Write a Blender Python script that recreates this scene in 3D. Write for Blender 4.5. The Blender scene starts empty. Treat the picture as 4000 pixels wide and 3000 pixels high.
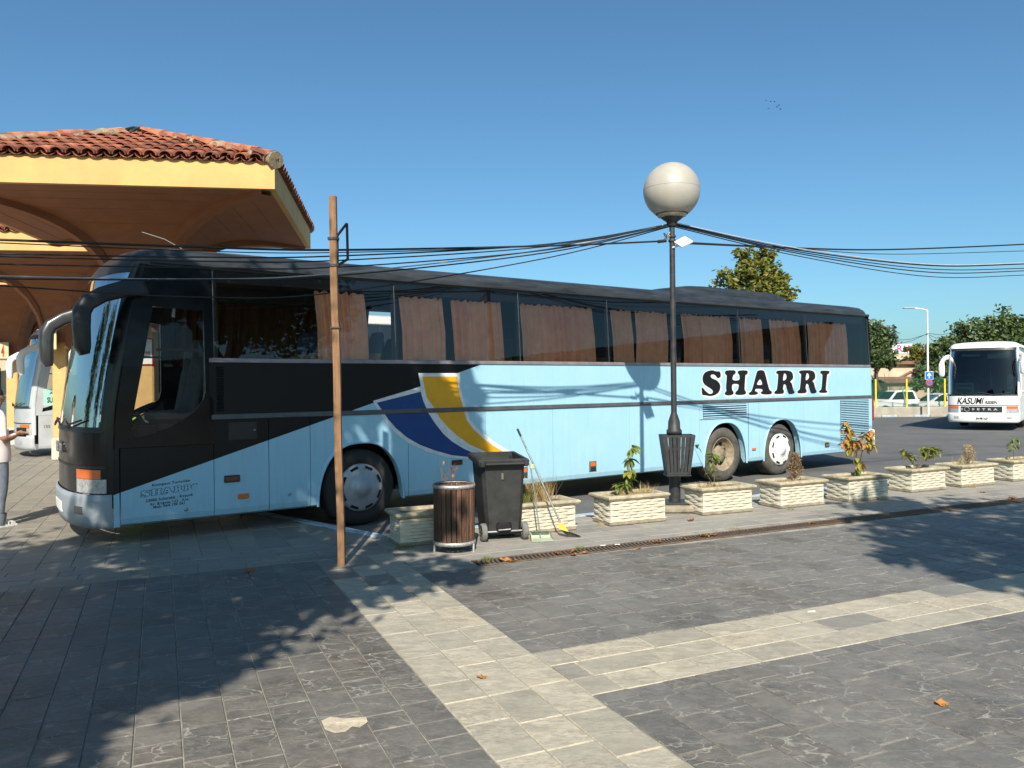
import bpy, bmesh, math, random
from mathutils import Vector, Matrix, noise
random.seed(7)
SC = bpy.context.scene
COL = SC.collection
PI = math.pi
R = math.radians

# ---------------------------------------------------------------- camera, sky, sun, exposure
CAMZ = 1.75; FPX = 3080.0; ROLL = R(.6)
cd = bpy.data.cameras.new('camera'); cam = bpy.data.objects.new('camera', cd); COL.objects.link(cam)
cam.location = (0, 0, CAMZ)
cam.rotation_mode = 'QUATERNION'
cam.rotation_quaternion = (Matrix.Rotation(R(90) + 2.0 / FPX, 3, 'X') @ Matrix.Rotation(-ROLL, 3, 'Z')).to_quaternion()
cd.sensor_width = 36; cd.sensor_fit = 'HORIZONTAL'; cd.lens = 36 * FPX / 4000
cd.clip_start = .05; cd.clip_end = 2000
SC.camera = cam
SUN_EL = R(39.5)
w = bpy.data.worlds.new('World'); SC.world = w; w.use_nodes = True
wn = w.node_tree; bg = wn.nodes['Background']
sky = wn.nodes.new('ShaderNodeTexSky'); sky.sky_type = 'NISHITA'; sky.sun_disc = False
sky.sun_elevation = SUN_EL; sky.sun_rotation = R(180); sky.air_density = 1.0; sky.dust_density = 1.5; sky.ozone_density = 4.0; sky.altitude = 300
tn = wn.nodes.new('ShaderNodeVectorMath'); tn.operation = 'MULTIPLY'; tn.inputs[1].default_value = (.71, 1.01, 1.05)   # white balance of the camera
wn.links.new(sky.outputs[0], tn.inputs[0]); wn.links.new(tn.outputs[0], bg.inputs[0]); bg.inputs[1].default_value = .086
sl = bpy.data.lights.new('sun', 'SUN'); so = bpy.data.objects.new('sun', sl); COL.objects.link(so)
sl.energy = 4.7; sl.angle = R(.55); sl.color = (1, .925, .80)
so.rotation_euler = (R(90) - SUN_EL, 0, 0); so.location = (0, -20, 20)
SC.view_settings.view_transform = 'Standard'; SC.view_settings.look = 'None'
SC.view_settings.exposure = 0.6; SC.view_settings.gamma = 1.0
SC.render.engine = 'CYCLES'
SC.cycles.max_bounces = 8; SC.cycles.transparent_max_bounces = 16

# ---------------------------------------------------------------- measuring helpers (photo pixel -> ray -> real place)
_fw = Vector((0, math.cos(2 / FPX), math.sin(2 / FPX))); _r0 = Vector((1, 0, 0)); _u0 = _r0.cross(_fw)
_rt = math.cos(ROLL) * _r0 - math.sin(ROLL) * _u0; _up = math.sin(ROLL) * _r0 + math.cos(ROLL) * _u0
CP = Vector((0, 0, CAMZ))
def ray(x, y): return _fw + _rt * ((x - 2000) / FPX) - _up * ((y - 1500) / FPX)
def ground(x, y, z=0.0):
    d = ray(x, y); return CP + d * ((z - CAMZ) / d.z)
def at(x, y, Y):
    d = ray(x, y); return CP + d * (Y / d.y)
def onplane(x, y, p0, n):
    d = ray(x, y); return CP + d * ((p0 - CP).dot(n) / d.dot(n))
def proj(p):
    d = Vector(p) - CP; k = d.dot(_fw)
    return (2000 + FPX * d.dot(_rt) / k, 1500 - FPX * d.dot(_up) / k, k)
K = 1.8083
TH = R(54.6)
BD = Vector((math.sin(TH), math.cos(TH), 0)); BN = Vector((math.cos(TH), -math.sin(TH), 0))
BA = ground(1374, 2058, -.12); BP = BA + .05 * BN
def side(x, y):
    p = onplane(x, y, BP, BN); return ((p - BA).dot(BD), p.z)
def zc(o, x, y): return (o[0] + .36166 * x, o[1] + .36166 * y)
Z1, Z2, Z3, Z4, Z5, Z6, Z7, Z8 = (400, 950), (1200, 1000), (2000, 1050), (2700, 1100), (400, 1550), (1200, 1550), (2000, 1550), (2700, 1500)
def sz(o, x, y): return side(*zc(o, x, y))

# ---------------------------------------------------------------- mesh helpers
class MB:
    def __init__(s): s.v = []; s.f = []; s.m = []; s.s = []
    def add(s, vs, fs, mi=0, sm=False):
        b = len(s.v); s.v += [tuple(p) for p in vs]
        for f in fs: s.f.append(tuple(i + b for i in f)); s.m.append(mi); s.s.append(sm)
        return s
    def box(s, x0, x1, y0, y1, z0, z1, mi=0):
        return s.add([(x0,y0,z0),(x1,y0,z0),(x1,y1,z0),(x0,y1,z0),(x0,y0,z1),(x1,y0,z1),(x1,y1,z1),(x0,y1,z1)],
                     [(0,3,2,1),(4,5,6,7),(0,1,5,4),(1,2,6,5),(2,3,7,6),(3,0,4,7)], mi)
    def bbox(s, x0, x1, y0, y1, z0, z1, b=.01, mi=0):
        # box with chamfered edges
        vs = []; 
        for z, i in ((z0, b), (z0 + b, 0), (z1 - b, 0), (z1, b)):
            c = b
            X0, X1, Y0, Y1 = x0 + i, x1 - i, y0 + i, y1 - i
            vs += [(X0 + c, Y0, z), (X1 - c, Y0, z), (X1, Y0 + c, z), (X1, Y1 - c, z), (X1 - c, Y1, z), (X0 + c, Y1, z), (X0, Y1 - c, z), (X0, Y0 + c, z)]
        fs = [tuple(reversed(range(8))), tuple(range(24, 32))]
        for k in range(3):
            for i in range(8):
                a = k * 8 + i; c2 = k * 8 + (i + 1) % 8
                fs.append((a, c2, c2 + 8, a + 8))
        return s.add(vs, fs, mi)
    def tube(s, pts, r, n=8, mi=0, caps=True, sm=True):
        pts = [Vector(p) for p in pts]; m = len(pts)
        rs = r if isinstance(r, (list, tuple)) else [r] * m
        vs = []; ref = None
        for i, p in enumerate(pts):
            t = (pts[min(i + 1, m - 1)] - pts[max(i - 1, 0)]).normalized()
            if ref is None or abs(ref.dot(t)) > .95:
                ref = Vector((0, 0, 1)) if abs(t.z) < .9 else Vector((1, 0, 0))
            a = ref.cross(t).normalized(); b = t.cross(a); ref = b
            for k in range(n):
                an = 2 * PI * k / n
                vs.append(p + (a * math.cos(an) + b * math.sin(an)) * rs[i])
        fs = [(i * n + k, i * n + (k + 1) % n, (i + 1) * n + (k + 1) % n, (i + 1) * n + k) for i in range(m - 1) for k in range(n)]
        s.add(vs, fs, mi, sm)
        if caps:
            s.add(vs[:n], [tuple(reversed(range(n)))], mi); s.add(vs[-n:], [tuple(range(n))], mi)
        return s
    def lathe(s, prof, n=24, c=(0, 0, 0), axis='z', mi=0, sm=True, cap0=False, cap1=False):
        vs = []
        for r, h in prof:
            for k in range(n):
                a = 2 * PI * k / n; x, y = r * math.cos(a), r * math.sin(a)
                if axis == 'z': p = (x, y, h)
                elif axis == 'y': p = (x, -h, y) 
                else: p = (h, x, y)
                vs.append((p[0] + c[0], p[1] + c[1], p[2] + c[2]))
        m = len(prof)
        fs = [(i * n + k, i * n + (k + 1) % n, (i + 1) * n + (k + 1) % n, (i + 1) * n + k) for i in range(m - 1) for k in range(n)]
        s.add(vs, fs, mi, sm)
        if cap0: s.add(vs[:n], [tuple(reversed(range(n)))], mi)
        if cap1: s.add(vs[-n:], [tuple(range(n))], mi)
        return s
    def grid(s, rows, mi=0, sm=True, closed=False):
        n = len(rows[0]); vs = [p for r in rows for p in r]; fs = []
        for i in range(len(rows) - 1):
            for k in range(n if closed else n - 1):
                fs.append((i * n + k, i * n + (k + 1) % n, (i + 1) * n + (k + 1) % n, (i + 1) * n + k))
        return s.add(vs, fs, mi, sm)
    def prism(s, poly, fn, d0, d1, mi=0):
        # poly: list of 2-D points, fn(a, b, d) -> 3-D
        n = len(poly)
        vs = [fn(a, b, d0) for a, b in poly] + [fn(a, b, d1) for a, b in poly]
        fs = [tuple(range(n)), tuple(reversed(range(n, 2 * n)))] + [(i, i + n, (i + 1) % n + n, (i + 1) % n) for i in range(n)]
        return s.add(vs, fs, mi)
    def mesh(s, name, mats=(), fix=False):
        me = bpy.data.meshes.new(name); me.from_pydata(s.v, [], s.f)
        for m in (mats if isinstance(mats, (list, tuple)) else [mats]): me.materials.append(m)
        me.polygons.foreach_set('material_index', s.m); me.polygons.foreach_set('use_smooth', s.s)
        if fix:
            bm = bmesh.new(); bm.from_mesh(me); bmesh.ops.remove_doubles(bm, verts=bm.verts, dist=1e-5); bmesh.ops.recalc_face_normals(bm, faces=bm.faces); bm.to_mesh(me); bm.free()
        me.update(); return me
    def build(s, name, mats, parent=None, fix=False, **kw):
        return link(name, s.mesh(name, mats, fix), parent, **kw)
def tag(o, label=None, cat=None, group=None, kind=None):
    if label: o['label'] = label
    if cat: o['category'] = cat
    if group: o['group'] = group
    if kind: o['kind'] = kind
    return o
def link(name, data, parent=None, loc=None, rot=None, scale=None, **kw):
    o = bpy.data.objects.new(name, data); COL.objects.link(o)
    if parent: o.parent = parent
    if loc is not None: o.location = loc
    if rot is not None: o.rotation_euler = rot
    if scale is not None: o.scale = scale
    return tag(o, **kw)
def empty(name, loc=(0, 0, 0), rz=0, **kw):
    o = link(name, None, None, loc, (0, 0, rz), **kw); o.empty_display_size = .2; return o
def copy_tree(o, parent=None):
    c = o.copy(); COL.objects.link(c); c.parent = parent
    for ch in [x for x in o.children]: copy_tree(ch, c)
    return c

# ---------------------------------------------------------------- materials
MATS = {}
def nodes(name):
    m = bpy.data.materials.new(name); m.use_nodes = True; nt = m.node_tree
    return m, nt, nt.nodes['Principled BSDF']
def nd(nt, t, **kw):
    n = nt.nodes.new(t)
    for k, v in kw.items(): setattr(n, k, v)
    return n
def ramp(nt, src, stops, interp='LINEAR'):
    r = nd(nt, 'ShaderNodeValToRGB'); r.color_ramp.interpolation = interp
    el = r.color_ramp.elements
    while len(el) < len(stops): el.new(.5)
    for e, (p, c) in zip(el, stops): e.position = p; e.color = (c, c, c, 1) if not isinstance(c, (tuple, list)) else (*c[:3], 1)
    nt.links.new(src, r.inputs[0]); return r.outputs[0]
def mixc(nt, f, a, b, mode='MIX'):
    m = nd(nt, 'ShaderNodeMix'); m.data_type = 'RGBA'; m.blend_type = mode
    if isinstance(f, (int, float)): m.inputs[0].default_value = f
    else: nt.links.new(f, m.inputs[0])
    for i, x in ((6, a), (7, b)):
        if isinstance(x, (tuple, list)): m.inputs[i].default_value = (*x[:3], 1)
        else: nt.links.new(x, m.inputs[i])
    return m.outputs[2]
def mth(nt, op, a, b=None, c=None):
    m = nd(nt, 'ShaderNodeMath'); m.operation = op
    for i, x in enumerate((a, b, c)):
        if x is None: continue
        if isinstance(x, (int, float)): m.inputs[i].default_value = x
        else: nt.links.new(x, m.inputs[i])
    return m.outputs[0]
def nz(nt, co, scale, detail=4, rough=.6, dist=0):
    n = nd(nt, 'ShaderNodeTexNoise'); n.inputs['Scale'].default_value = scale; n.inputs['Detail'].default_value = detail; n.inputs['Roughness'].default_value = rough; n.inputs['Distortion'].default_value = dist
    if co is not None: nt.links.new(co, n.inputs['Vector'])
    return n.outputs[0]
def bump(nt, b, h, s=.3, d=.01):
    n = nd(nt, 'ShaderNodeBump'); n.inputs['Strength'].default_value = s; n.inputs['Distance'].default_value = d
    nt.links.new(h, n.inputs['Height']); nt.links.new(n.outputs[0], b.inputs['Normal'])
def pos(nt, scale=None):
    g = nd(nt, 'ShaderNodeNewGeometry').outputs['Position']
    if scale is None: return g
    m = nd(nt, 'ShaderNodeMapping'); m.inputs['Scale'].default_value = scale; nt.links.new(g, m.inputs[0]); return m.outputs[0]
def oco(nt, scale=None):
    g = nd(nt, 'ShaderNodeTexCoord').outputs['Object']
    if scale is None: return g
    m = nd(nt, 'ShaderNodeMapping'); m.inputs['Scale'].default_value = scale; nt.links.new(g, m.inputs[0]); return m.outputs[0]
def mat(name, col, rough=.6, metal=0, var=.12, scale=6, bmp=0, bscale=60, obj=True, spec=.5, coat=0, rnd=0, stretch=None):
    if name in MATS: return MATS[name]
    m, nt, b = nodes(name)
    co = oco(nt, stretch) if obj else pos(nt, stretch)
    n = nz(nt, co, scale, 5, .62)
    lo = tuple(c * (1 - var) for c in col); hi = tuple(min(1, c * (1 + var)) for c in col)
    out = ramp(nt, n, [(.3, lo), (.7, hi)])
    if rnd:
        oi = nd(nt, 'ShaderNodeObjectInfo').outputs['Random']
        f = mth(nt, 'MULTIPLY_ADD', oi, rnd * 2, 1 - rnd)
        c = nd(nt, 'ShaderNodeVectorMath'); c.operation = 'SCALE'; nt.links.new(out, c.inputs[0]); nt.links.new(f, c.inputs[3]); out = c.outputs[0]
    nt.links.new(out, b.inputs['Base Color'])
    b.inputs['Metallic'].default_value = metal; b.inputs['Specular IOR Level'].default_value = spec
    r = ramp(nt, n, [(.3, max(.02, rough - .08)), (.7, min(1, rough + .08))]); nt.links.new(r, b.inputs['Roughness'])
    if coat: b.inputs['Coat Weight'].default_value = coat; b.inputs['Coat Roughness'].default_value = .08
    if bmp: bump(nt, b, nz(nt, co, bscale, 4), bmp, .01)
    MATS[name] = m; return m
def glass(name, tint, refl=1.0, rough=.0):
    if name in MATS: return MATS[name]
    m = bpy.data.materials.new(name); m.use_nodes = True; nt = m.node_tree; nt.nodes.clear()
    o = nd(nt, 'ShaderNodeOutputMaterial'); t = nd(nt, 'ShaderNodeBsdfTransparent'); g = nd(nt, 'ShaderNodeBsdfGlossy'); f = nd(nt, 'ShaderNodeFresnel'); mx = nd(nt, 'ShaderNodeMixShader')
    t.inputs[0].default_value = (*tint, 1); g.inputs['Roughness'].default_value = rough; f.inputs[0].default_value = 1.55
    fac = mth(nt, 'MULTIPLY', f.outputs[0], refl)
    nt.links.new(fac, mx.inputs[0]); nt.links.new(t.outputs[0], mx.inputs[1]); nt.links.new(g.outputs[0], mx.inputs[2]); nt.links.new(mx.outputs[0], o.inputs[0])
    bm = nd(nt, 'ShaderNodeBump'); bm.inputs['Strength'].default_value = .05; bm.inputs['Distance'].default_value = .01
    nt.links.new(nz(nt, pos(nt), 2.2, 2), bm.inputs['Height']); nt.links.new(bm.outputs[0], g.inputs['Normal'])
    MATS[name] = m; return m
def leafmat(name, cols, trans=.35, scale=.9):
    if name in MATS: return MATS[name]
    m, nt, b = nodes(name)
    isl = nd(nt, 'ShaderNodeNewGeometry').outputs['Random Per Island']
    oi = nd(nt, 'ShaderNodeObjectInfo').outputs['Random']
    n = nz(nt, pos(nt), scale, 3)
    f = mth(nt, 'FRACT', mth(nt, 'ADD', mth(nt, 'MULTIPLY', isl, .55), mth(nt, 'ADD', mth(nt, 'MULTIPLY', n, .5), mth(nt, 'MULTIPLY', oi, .35))))
    k = len(cols); c = ramp(nt, f, [((i + .5) / k, cols[i]) for i in range(k)])
    nt.links.new(c, b.inputs['Base Color']); b.inputs['Roughness'].default_value = .5
    t = nd(nt, 'ShaderNodeBsdfTranslucent'); nt.links.new(c, t.inputs[0])
    mx = nd(nt, 'ShaderNodeMixShader'); mx.inputs[0].default_value = trans
    out = nt.nodes['Material Output']; nt.links.new(b.outputs[0], mx.inputs[1]); nt.links.new(t.outputs[0], mx.inputs[2]); nt.links.new(mx.outputs[0], out.inputs[0])
    MATS[name] = m; return m
def slabmat(name, dark, light, vein, vscale, vamt, rough, stretch, dust=(.23, .22, .20), fcol=(.30, .28, .24), famt=.3):
    m, nt, b = nodes(name)
    g = nd(nt, 'ShaderNodeNewGeometry'); isl = g.outputs['Random Per Island']; oi = nd(nt, 'ShaderNodeObjectInfo').outputs['Random']
    rnd = mth(nt, 'FRACT', mth(nt, 'ADD', isl, mth(nt, 'MULTIPLY', oi, 7.31)))
    off = nd(nt, 'ShaderNodeCombineXYZ'); 
    for i, k in enumerate((37., 53., 11.)): nt.links.new(mth(nt, 'MULTIPLY', rnd, k), off.inputs[i])
    va = nd(nt, 'ShaderNodeVectorMath'); nt.links.new(g.outputs['Position'], va.inputs[0]); nt.links.new(off.outputs[0], va.inputs[1])
    mp = nd(nt, 'ShaderNodeMapping'); mp.inputs['Rotation'].default_value = (0, 0, R(-24)); mp.inputs['Scale'].default_value = stretch; nt.links.new(va.outputs[0], mp.inputs[0]); co = mp.outputs[0]
    n1 = nz(nt, co, 5, 6, .65, .4); n2 = nz(nt, g.outputs['Position'], 1.3, 3)
    base = mixc(nt, ramp(nt, n1, [(.36, 0.), (.66, 1.)]), dark, light)
    tint = ramp(nt, rnd, [(0, (.50, .51, .53)), (.25, (.78, .78, .78)), (.6, (.98, .96, .93)), (.82, (1., .92, .85)), (1, (1., .98, .95))])
    base = mixc(nt, .8, base, tint, 'MULTIPLY')
    # mineral veins
    nv = nd(nt, 'ShaderNodeTexNoise'); nv.inputs['Scale'].default_value = 3.2; nv.inputs['Detail'].default_value = 4; nt.links.new(co, nv.inputs['Vector'])
    dv = nd(nt, 'ShaderNodeVectorMath'); dv.operation = 'MULTIPLY_ADD'; nt.links.new(nv.outputs['Color'], dv.inputs[0]); dv.inputs[1].default_value = (.5, .5, .5); nt.links.new(co, dv.inputs[2])
    vo = nd(nt, 'ShaderNodeTexVoronoi'); vo.feature = 'DISTANCE_TO_EDGE'; vo.inputs['Scale'].default_value = vscale; nt.links.new(dv.outputs[0], vo.inputs['Vector'])
    ve = ramp(nt, vo.outputs[0], [(0, 1.), (.008, .85), (.026, 0.)])
    v2 = nd(nt, 'ShaderNodeTexVoronoi'); v2.feature = 'DISTANCE_TO_EDGE'; v2.inputs['Scale'].default_value = vscale * 3.1; nt.links.new(dv.outputs[0], v2.inputs['Vector'])
    vf2 = mth(nt, 'MULTIPLY', ramp(nt, v2.outputs[0], [(0, 1.), (.01, .6), (.035, 0.)]), ramp(nt, nz(nt, co, 4.3, 4), [(.5, 0.), (.66, .7)]))
    ve = mth(nt, 'MAXIMUM', ve, vf2)
    msk = ramp(nt, nz(nt, co, 1.7, 3), [(.42, 0.), (.62, 1.)])
    vf = mth(nt, 'MULTIPLY', mth(nt, 'MULTIPLY', ve, msk), vamt)
    base = mixc(nt, vf, base, vein)
    # dust
    base = mixc(nt, mth(nt, 'MULTIPLY', ramp(nt, n2, [(.3, 0.), (.7, 1.)]), .5), base, dust)
    base = mixc(nt, mth(nt, 'MULTIPLY', ramp(nt, nz(nt, g.outputs['Position'], .45, 4, .7), [(.4, 0.), (.62, 1.)]), .35), base, dust)
    fleck = mth(nt, 'MULTIPLY', ramp(nt, nz(nt, co, 21, 5, .75, .6), [(.47, 0.), (.58, 1.)]), ramp(nt, nz(nt, co, 2.2, 3), [(.32, .25), (.62, 1.)]))
    base = mixc(nt, mth(nt, 'MULTIPLY', fleck, famt), base, fcol)
    # gum spots and stains
    vs = nd(nt, 'ShaderNodeTexVoronoi'); vs.inputs['Scale'].default_value = 3.1; nt.links.new(g.outputs['Position'], vs.inputs['Vector'])
    sp = ramp(nt, vs.outputs[0], [(0, 1.), (.06, .8), (.085, 0.)])
    base = mixc(nt, mth(nt, 'MULTIPLY', sp, .35), base, vein)
    nt.links.new(base, b.inputs['Base Color'])
    nt.links.new(ramp(nt, n1, [(.3, rough - .1), (.7, rough + .13)]), b.inputs['Roughness']); b.inputs['Specular IOR Level'].default_value = .35
    h = mth(nt, 'ADD', mth(nt, 'MULTIPLY', n1, .8), mth(nt, 'MULTIPLY', nz(nt, co, 40, 4), .3)); bump(nt, b, h, .35, .008)
    MATS[name] = m; return m

def font_meshes(specs):
    # specs: key -> (text, size, extrude, offset, shear, align, spacing); all converted in one go
    tmp = {}
    for k, (t, size, ex, off, sh, al, sp) in specs.items():
        c = bpy.data.curves.new('t', 'FONT'); c.body = t; c.size = size; c.extrude = ex; c.offset = off; c.shear = sh; c.align_x = al; c.space_character = sp; c.resolution_u = 3
        o = bpy.data.objects.new('t', c); COL.objects.link(o); tmp[k] = o
    return tmp
def curve_obj(polys, ex, off=0):
    c = bpy.data.curves.new('c', 'CURVE'); c.dimensions = '2D'; c.fill_mode = 'BOTH'; c.extrude = ex; c.offset = off
    for p in polys:
        s = c.splines.new('POLY'); s.points.add(len(p) - 1); s.use_cyclic_u = True
        for q, (x, y) in zip(s.points, p): q.co = (x, y, 0, 1)
    o = bpy.data.objects.new('c', c); COL.objects.link(o); return o
def smooth_poly(p, n=3):
    out = []; m = len(p)
    for i in range(m):
        a, b, c, d = (Vector(p[(i + j) % m]) for j in (-1, 0, 1, 2))
        for k in range(n):
            t = k / n
            q = .5 * ((2 * b) + (c - a) * t + (2 * a - 5 * b + 4 * c - d) * t * t + (3 * b - a - 3 * c + d) * t ** 3)
            out.append((q.x, q.y))
    return out
def to_meshes(tmp, mats):
    bpy.context.view_layer.update(); dg = bpy.context.evaluated_depsgraph_get(); out = {}
    for k, o in tmp.items():
        me = bpy.data.meshes.new_from_object(o.evaluated_get(dg)); me.materials.clear(); me.materials.append(mats[k]); out[k] = me
    for o in list(tmp.values()): bpy.data.objects.remove(o)
    return out
# ---------------------------------------------------------------- palette
M_BLUE = None
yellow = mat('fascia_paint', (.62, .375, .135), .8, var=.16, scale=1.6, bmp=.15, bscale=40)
shaded_yellow = mat('soffit_paint_shaded', (.30, .12, .055), .85, var=.16, scale=2.5, bmp=.25, bscale=30, stretch=(1, 1, 3))  # yellow paint darkened to brown: shade under the canopy put into the colour
tilem = mat('clay_tile', (.31, .105, .055), .85, var=.45, scale=7, bmp=.4, bscale=50, rnd=.45)
mortar = mat('hip_mortar', (.27, .22, .14), .95, var=.45, scale=12, bmp=.8, bscale=30)
blackp = mat('black_paint', (.004, .0045, .0055), .22, var=.2, scale=3, spec=.3)
blackt = mat('black_trim', (.02, .021, .023), .45, var=.25, scale=8)
roofm = mat('roof_black', (.028, .032, .036), .42, var=.5, scale=2.0, stretch=(1, 3, 6))
dark = mat('dark_interior', (.006, .006, .007), .9)
rubber = mat('tyre_rubber', (.022, .021, .02), .8, var=.35, scale=9, bmp=.3, bscale=80)
rubber_d = mat('dusty_tyre_rubber', (.085, .078, .066), .9, var=.4, scale=7, bmp=.4, bscale=80)
silver = mat('silver_paint', (.50, .52, .54), .38, metal=.25, var=.1, scale=3)
hubm = mat('hubcap_silver', (.34, .36, .38), .45, metal=.3, var=.15, scale=6)
whitep = mat('white_paint', (.78, .78, .76), .4, var=.06, scale=3, coat=.2)
steel = mat('dull_steel', (.42, .41, .39), .42, metal=.8, var=.25, scale=14)
railm = mat('belt_rail_grey', (.085, .09, .095), .45, var=.3, scale=5)
sillm = mat('sill_aluminium', (.25, .23, .25), .5, metal=.3, var=.2, scale=5)
amber = mat('amber_lens', (.75, .14, .015), .18, var=.15, scale=30, coat=.6)
redlens = mat('red_lens', (.25, .012, .012), .2, var=.2, scale=30, coat=.6)
lensm = mat('clear_lens', (.35, .36, .36), .15, var=.4, scale=22, coat=.8)
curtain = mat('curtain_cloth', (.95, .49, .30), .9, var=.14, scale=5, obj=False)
seatblue = mat('seat_blue', (.045, .075, .16), .9, var=.25, scale=20)
seattan = mat('seat_tan', (.42, .27, .09), .9, var=.2, scale=30)
seatgrey = mat('seat_grey', (.09, .095, .10), .9, var=.25, scale=20)
win = glass('tinted_glass', (.88, .86, .84), 1.3)
wind = glass('windscreen_glass', (.55, .68, .66), .8)
wclear = glass('cab_glass', (.72, .74, .74), .55)
darkglass = mat('dark_glass', (.012, .014, .017), .06, var=.2, scale=2, spec=.7)
asph = mat('asphalt', (.115, .112, .108), .85, var=.22, scale=.8, bmp=.5, bscale=160, obj=False)
creamp = mat('planter_concrete', (.56, .515, .405), .9, var=.16, scale=9, bmp=.4, bscale=70, obj=False)
rimp = mat('planter_rim_dirty', (.40, .35, .24), .95, var=.4, scale=10, bmp=.6, bscale=60, obj=False)
plinthm = mat('dirty_concrete', (.27, .23, .165), .95, var=.35, scale=9, bmp=.7, bscale=50, obj=False)
soil = mat('dry_soil', (.20, .145, .085), 1, var=.5, scale=18, bmp=1, bscale=40, obj=False)
woodm = mat('post_timber', (.235, .125, .06), .75, var=.4, scale=4, bmp=.2, bscale=30, stretch=(8, 8, .7))
slatm = mat('bin_slat_wood', (.105, .052, .03), .75, var=.55, scale=9, bmp=.5, bscale=30, stretch=(5, 5, .6), rnd=.35)
iron = mat('painted_iron', (.028, .029, .031), .55, var=.4, scale=14, bmp=.2, bscale=60)
plast = mat('black_plastic', (.021, .021, .021), .62, var=.5, scale=6, bmp=.15, bscale=40)
wheelgrey = mat('grey_rubber', (.16, .155, .145), .9, var=.3, scale=20)
galv = mat('galvanised_steel', (.46, .44, .41), .5, metal=.55, var=.25, scale=18)
rust = mat('rusty_iron', (.125, .085, .06), .85, var=.4, scale=16, bmp=.4, bscale=80, obj=False)
globem = mat('opal_globe', (.40, .375, .325), .42, var=.12, scale=2.2)
mint = mat('dustpan_plastic', (.40, .45, .33), .55, var=.2, scale=10)
yel = mat('broom_yellow', (.80, .46, .02), .45, var=.1)
cablem = mat('cable_black', (.012, .013, .016), .6)
cablew = mat('cable_white', (.40, .41, .42), .6)
bark = mat('bark', (.13, .10, .07), .95, var=.4, scale=12, bmp=.8, bscale=30, obj=False)
twig = mat('twig', (.14, .10, .065), .9, var=.3, scale=20, obj=False)
signcream = mat('sign_cream', (.70, .60, .36), .7, var=.1)
signwhite = mat('sign_white', (.80, .78, .74), .5, var=.05)
redp = mat('red_paint', (.55, .025, .02), .5, var=.1)
inkblack = mat('lettering_black', (.008, .008, .010), .35, var=.2)
inkblue = mat('lettering_navy', (.008, .014, .05), .45)
whitedecal = mat('decal_white', (.66, .68, .68), .5, var=.12, scale=12, obj=False)
decblue = mat('decal_blue', (.003, .048, .20), .35, var=.12, scale=4, obj=False)
decyel = mat('decal_yellow', (.74, .36, .012), .4, var=.08, scale=4, obj=False)
mintsign = mat('sign_mint', (.35, .68, .55), .6, var=.05)
limegreen = mat('lime_paint', (.35, .62, .06), .5, var=.05)
bluesign = mat('sign_blue', (.01, .16, .55), .4, var=.05)
pinkp = mat('magenta_paint', (.65, .02, .20), .6)
skin = mat('skin', (.36, .19, .12), .55, var=.1, scale=12)
hairm = mat('dark_hair', (.02, .015, .012), .7, var=.3, scale=40)
shirtm = mat('shirt_pink_white', (.72, .62, .60), .85, var=.1, scale=8)
jeansm = mat('jeans_grey_blue', (.16, .18, .22), .9, var=.25, scale=14, bmp=.3, bscale=200)
shoem = mat('white_shoe', (.62, .62, .58), .7, var=.1)
fenceyel = mat('fence_yellow', (.78, .58, .03), .6, var=.12)
meshgreen = mat('mesh_green', (.02, .16, .06), .6)
concm = mat('bare_concrete', (.36, .32, .26), .95, var=.2, scale=2, bmp=.4, bscale=20, obj=False)
housem = mat('old_plaster', (.50, .41, .29), .95, var=.2, scale=.8, obj=False)
roofold = mat('old_roof', (.20, .11, .08), .95, var=.3, scale=2, obj=False)
polew = mat('white_pole', (.70, .70, .68), .5, var=.08)
kerbm = mat('kerb_painted', (.36, .42, .47), .85, var=.3, scale=6, bmp=.4, bscale=50, obj=False)
linem = mat('road_paint', (.60, .60, .57), .8, var=.25, scale=8, obj=False)
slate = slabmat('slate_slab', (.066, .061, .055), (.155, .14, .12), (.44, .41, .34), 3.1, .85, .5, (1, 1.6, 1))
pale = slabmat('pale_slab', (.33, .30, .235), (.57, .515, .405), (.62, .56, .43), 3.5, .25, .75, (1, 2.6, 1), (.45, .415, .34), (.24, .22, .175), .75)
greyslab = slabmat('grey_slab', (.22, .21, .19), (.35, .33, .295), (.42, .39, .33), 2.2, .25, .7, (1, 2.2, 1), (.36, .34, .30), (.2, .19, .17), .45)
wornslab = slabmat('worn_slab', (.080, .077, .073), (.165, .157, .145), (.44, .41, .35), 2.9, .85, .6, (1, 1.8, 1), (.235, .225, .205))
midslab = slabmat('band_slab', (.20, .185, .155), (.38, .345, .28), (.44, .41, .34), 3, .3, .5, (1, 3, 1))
jointm = mat('joint_mortar', (.29, .27, .225), .95, var=.4, scale=5, bmp=.4, bscale=120, obj=False)
leaf_dry = leafmat('leaf_dry', [(.42, .17, .05), (.55, .26, .07), (.30, .12, .04)], .2, 5)

# paint of the blue coach: light blue with a black wedge rising to the rear (painted edge, part of the livery)
M_BLUE, nt, b = nodes('coach_livery')
tc = oco(nt); sx = nd(nt, 'ShaderNodeSeparateXYZ'); nt.links.new(tc, sx.inputs[0])
ln = mth(nt, 'SUBTRACT', sx.outputs[2], mth(nt, 'MULTIPLY_ADD', sx.outputs[0], .3025, .56 + 2.87 * .3025))
f = mth(nt, 'GREATER_THAN', ln, 0.)
n = nz(nt, tc, 1.6, 5, .65); n2 = nz(nt, tc, 9, 4)
blue = ramp(nt, n, [(.3, (.315, .55, .685)), (.7, (.35, .59, .72))])
dirt = mth(nt, 'MULTIPLY', ramp(nt, sx.outputs[2], [(.2, 1.), (.62, 0.)]), ramp(nt, n2, [(.35, 0.), (.75, .35)]))
blue = mixc(nt, dirt, blue, (.30, .33, .32))
stk = ramp(nt, nz(nt, oco(nt, (9, 1, .7)), 1.6, 5, .7), [(.50, 0.), (.72, .30)])
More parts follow.
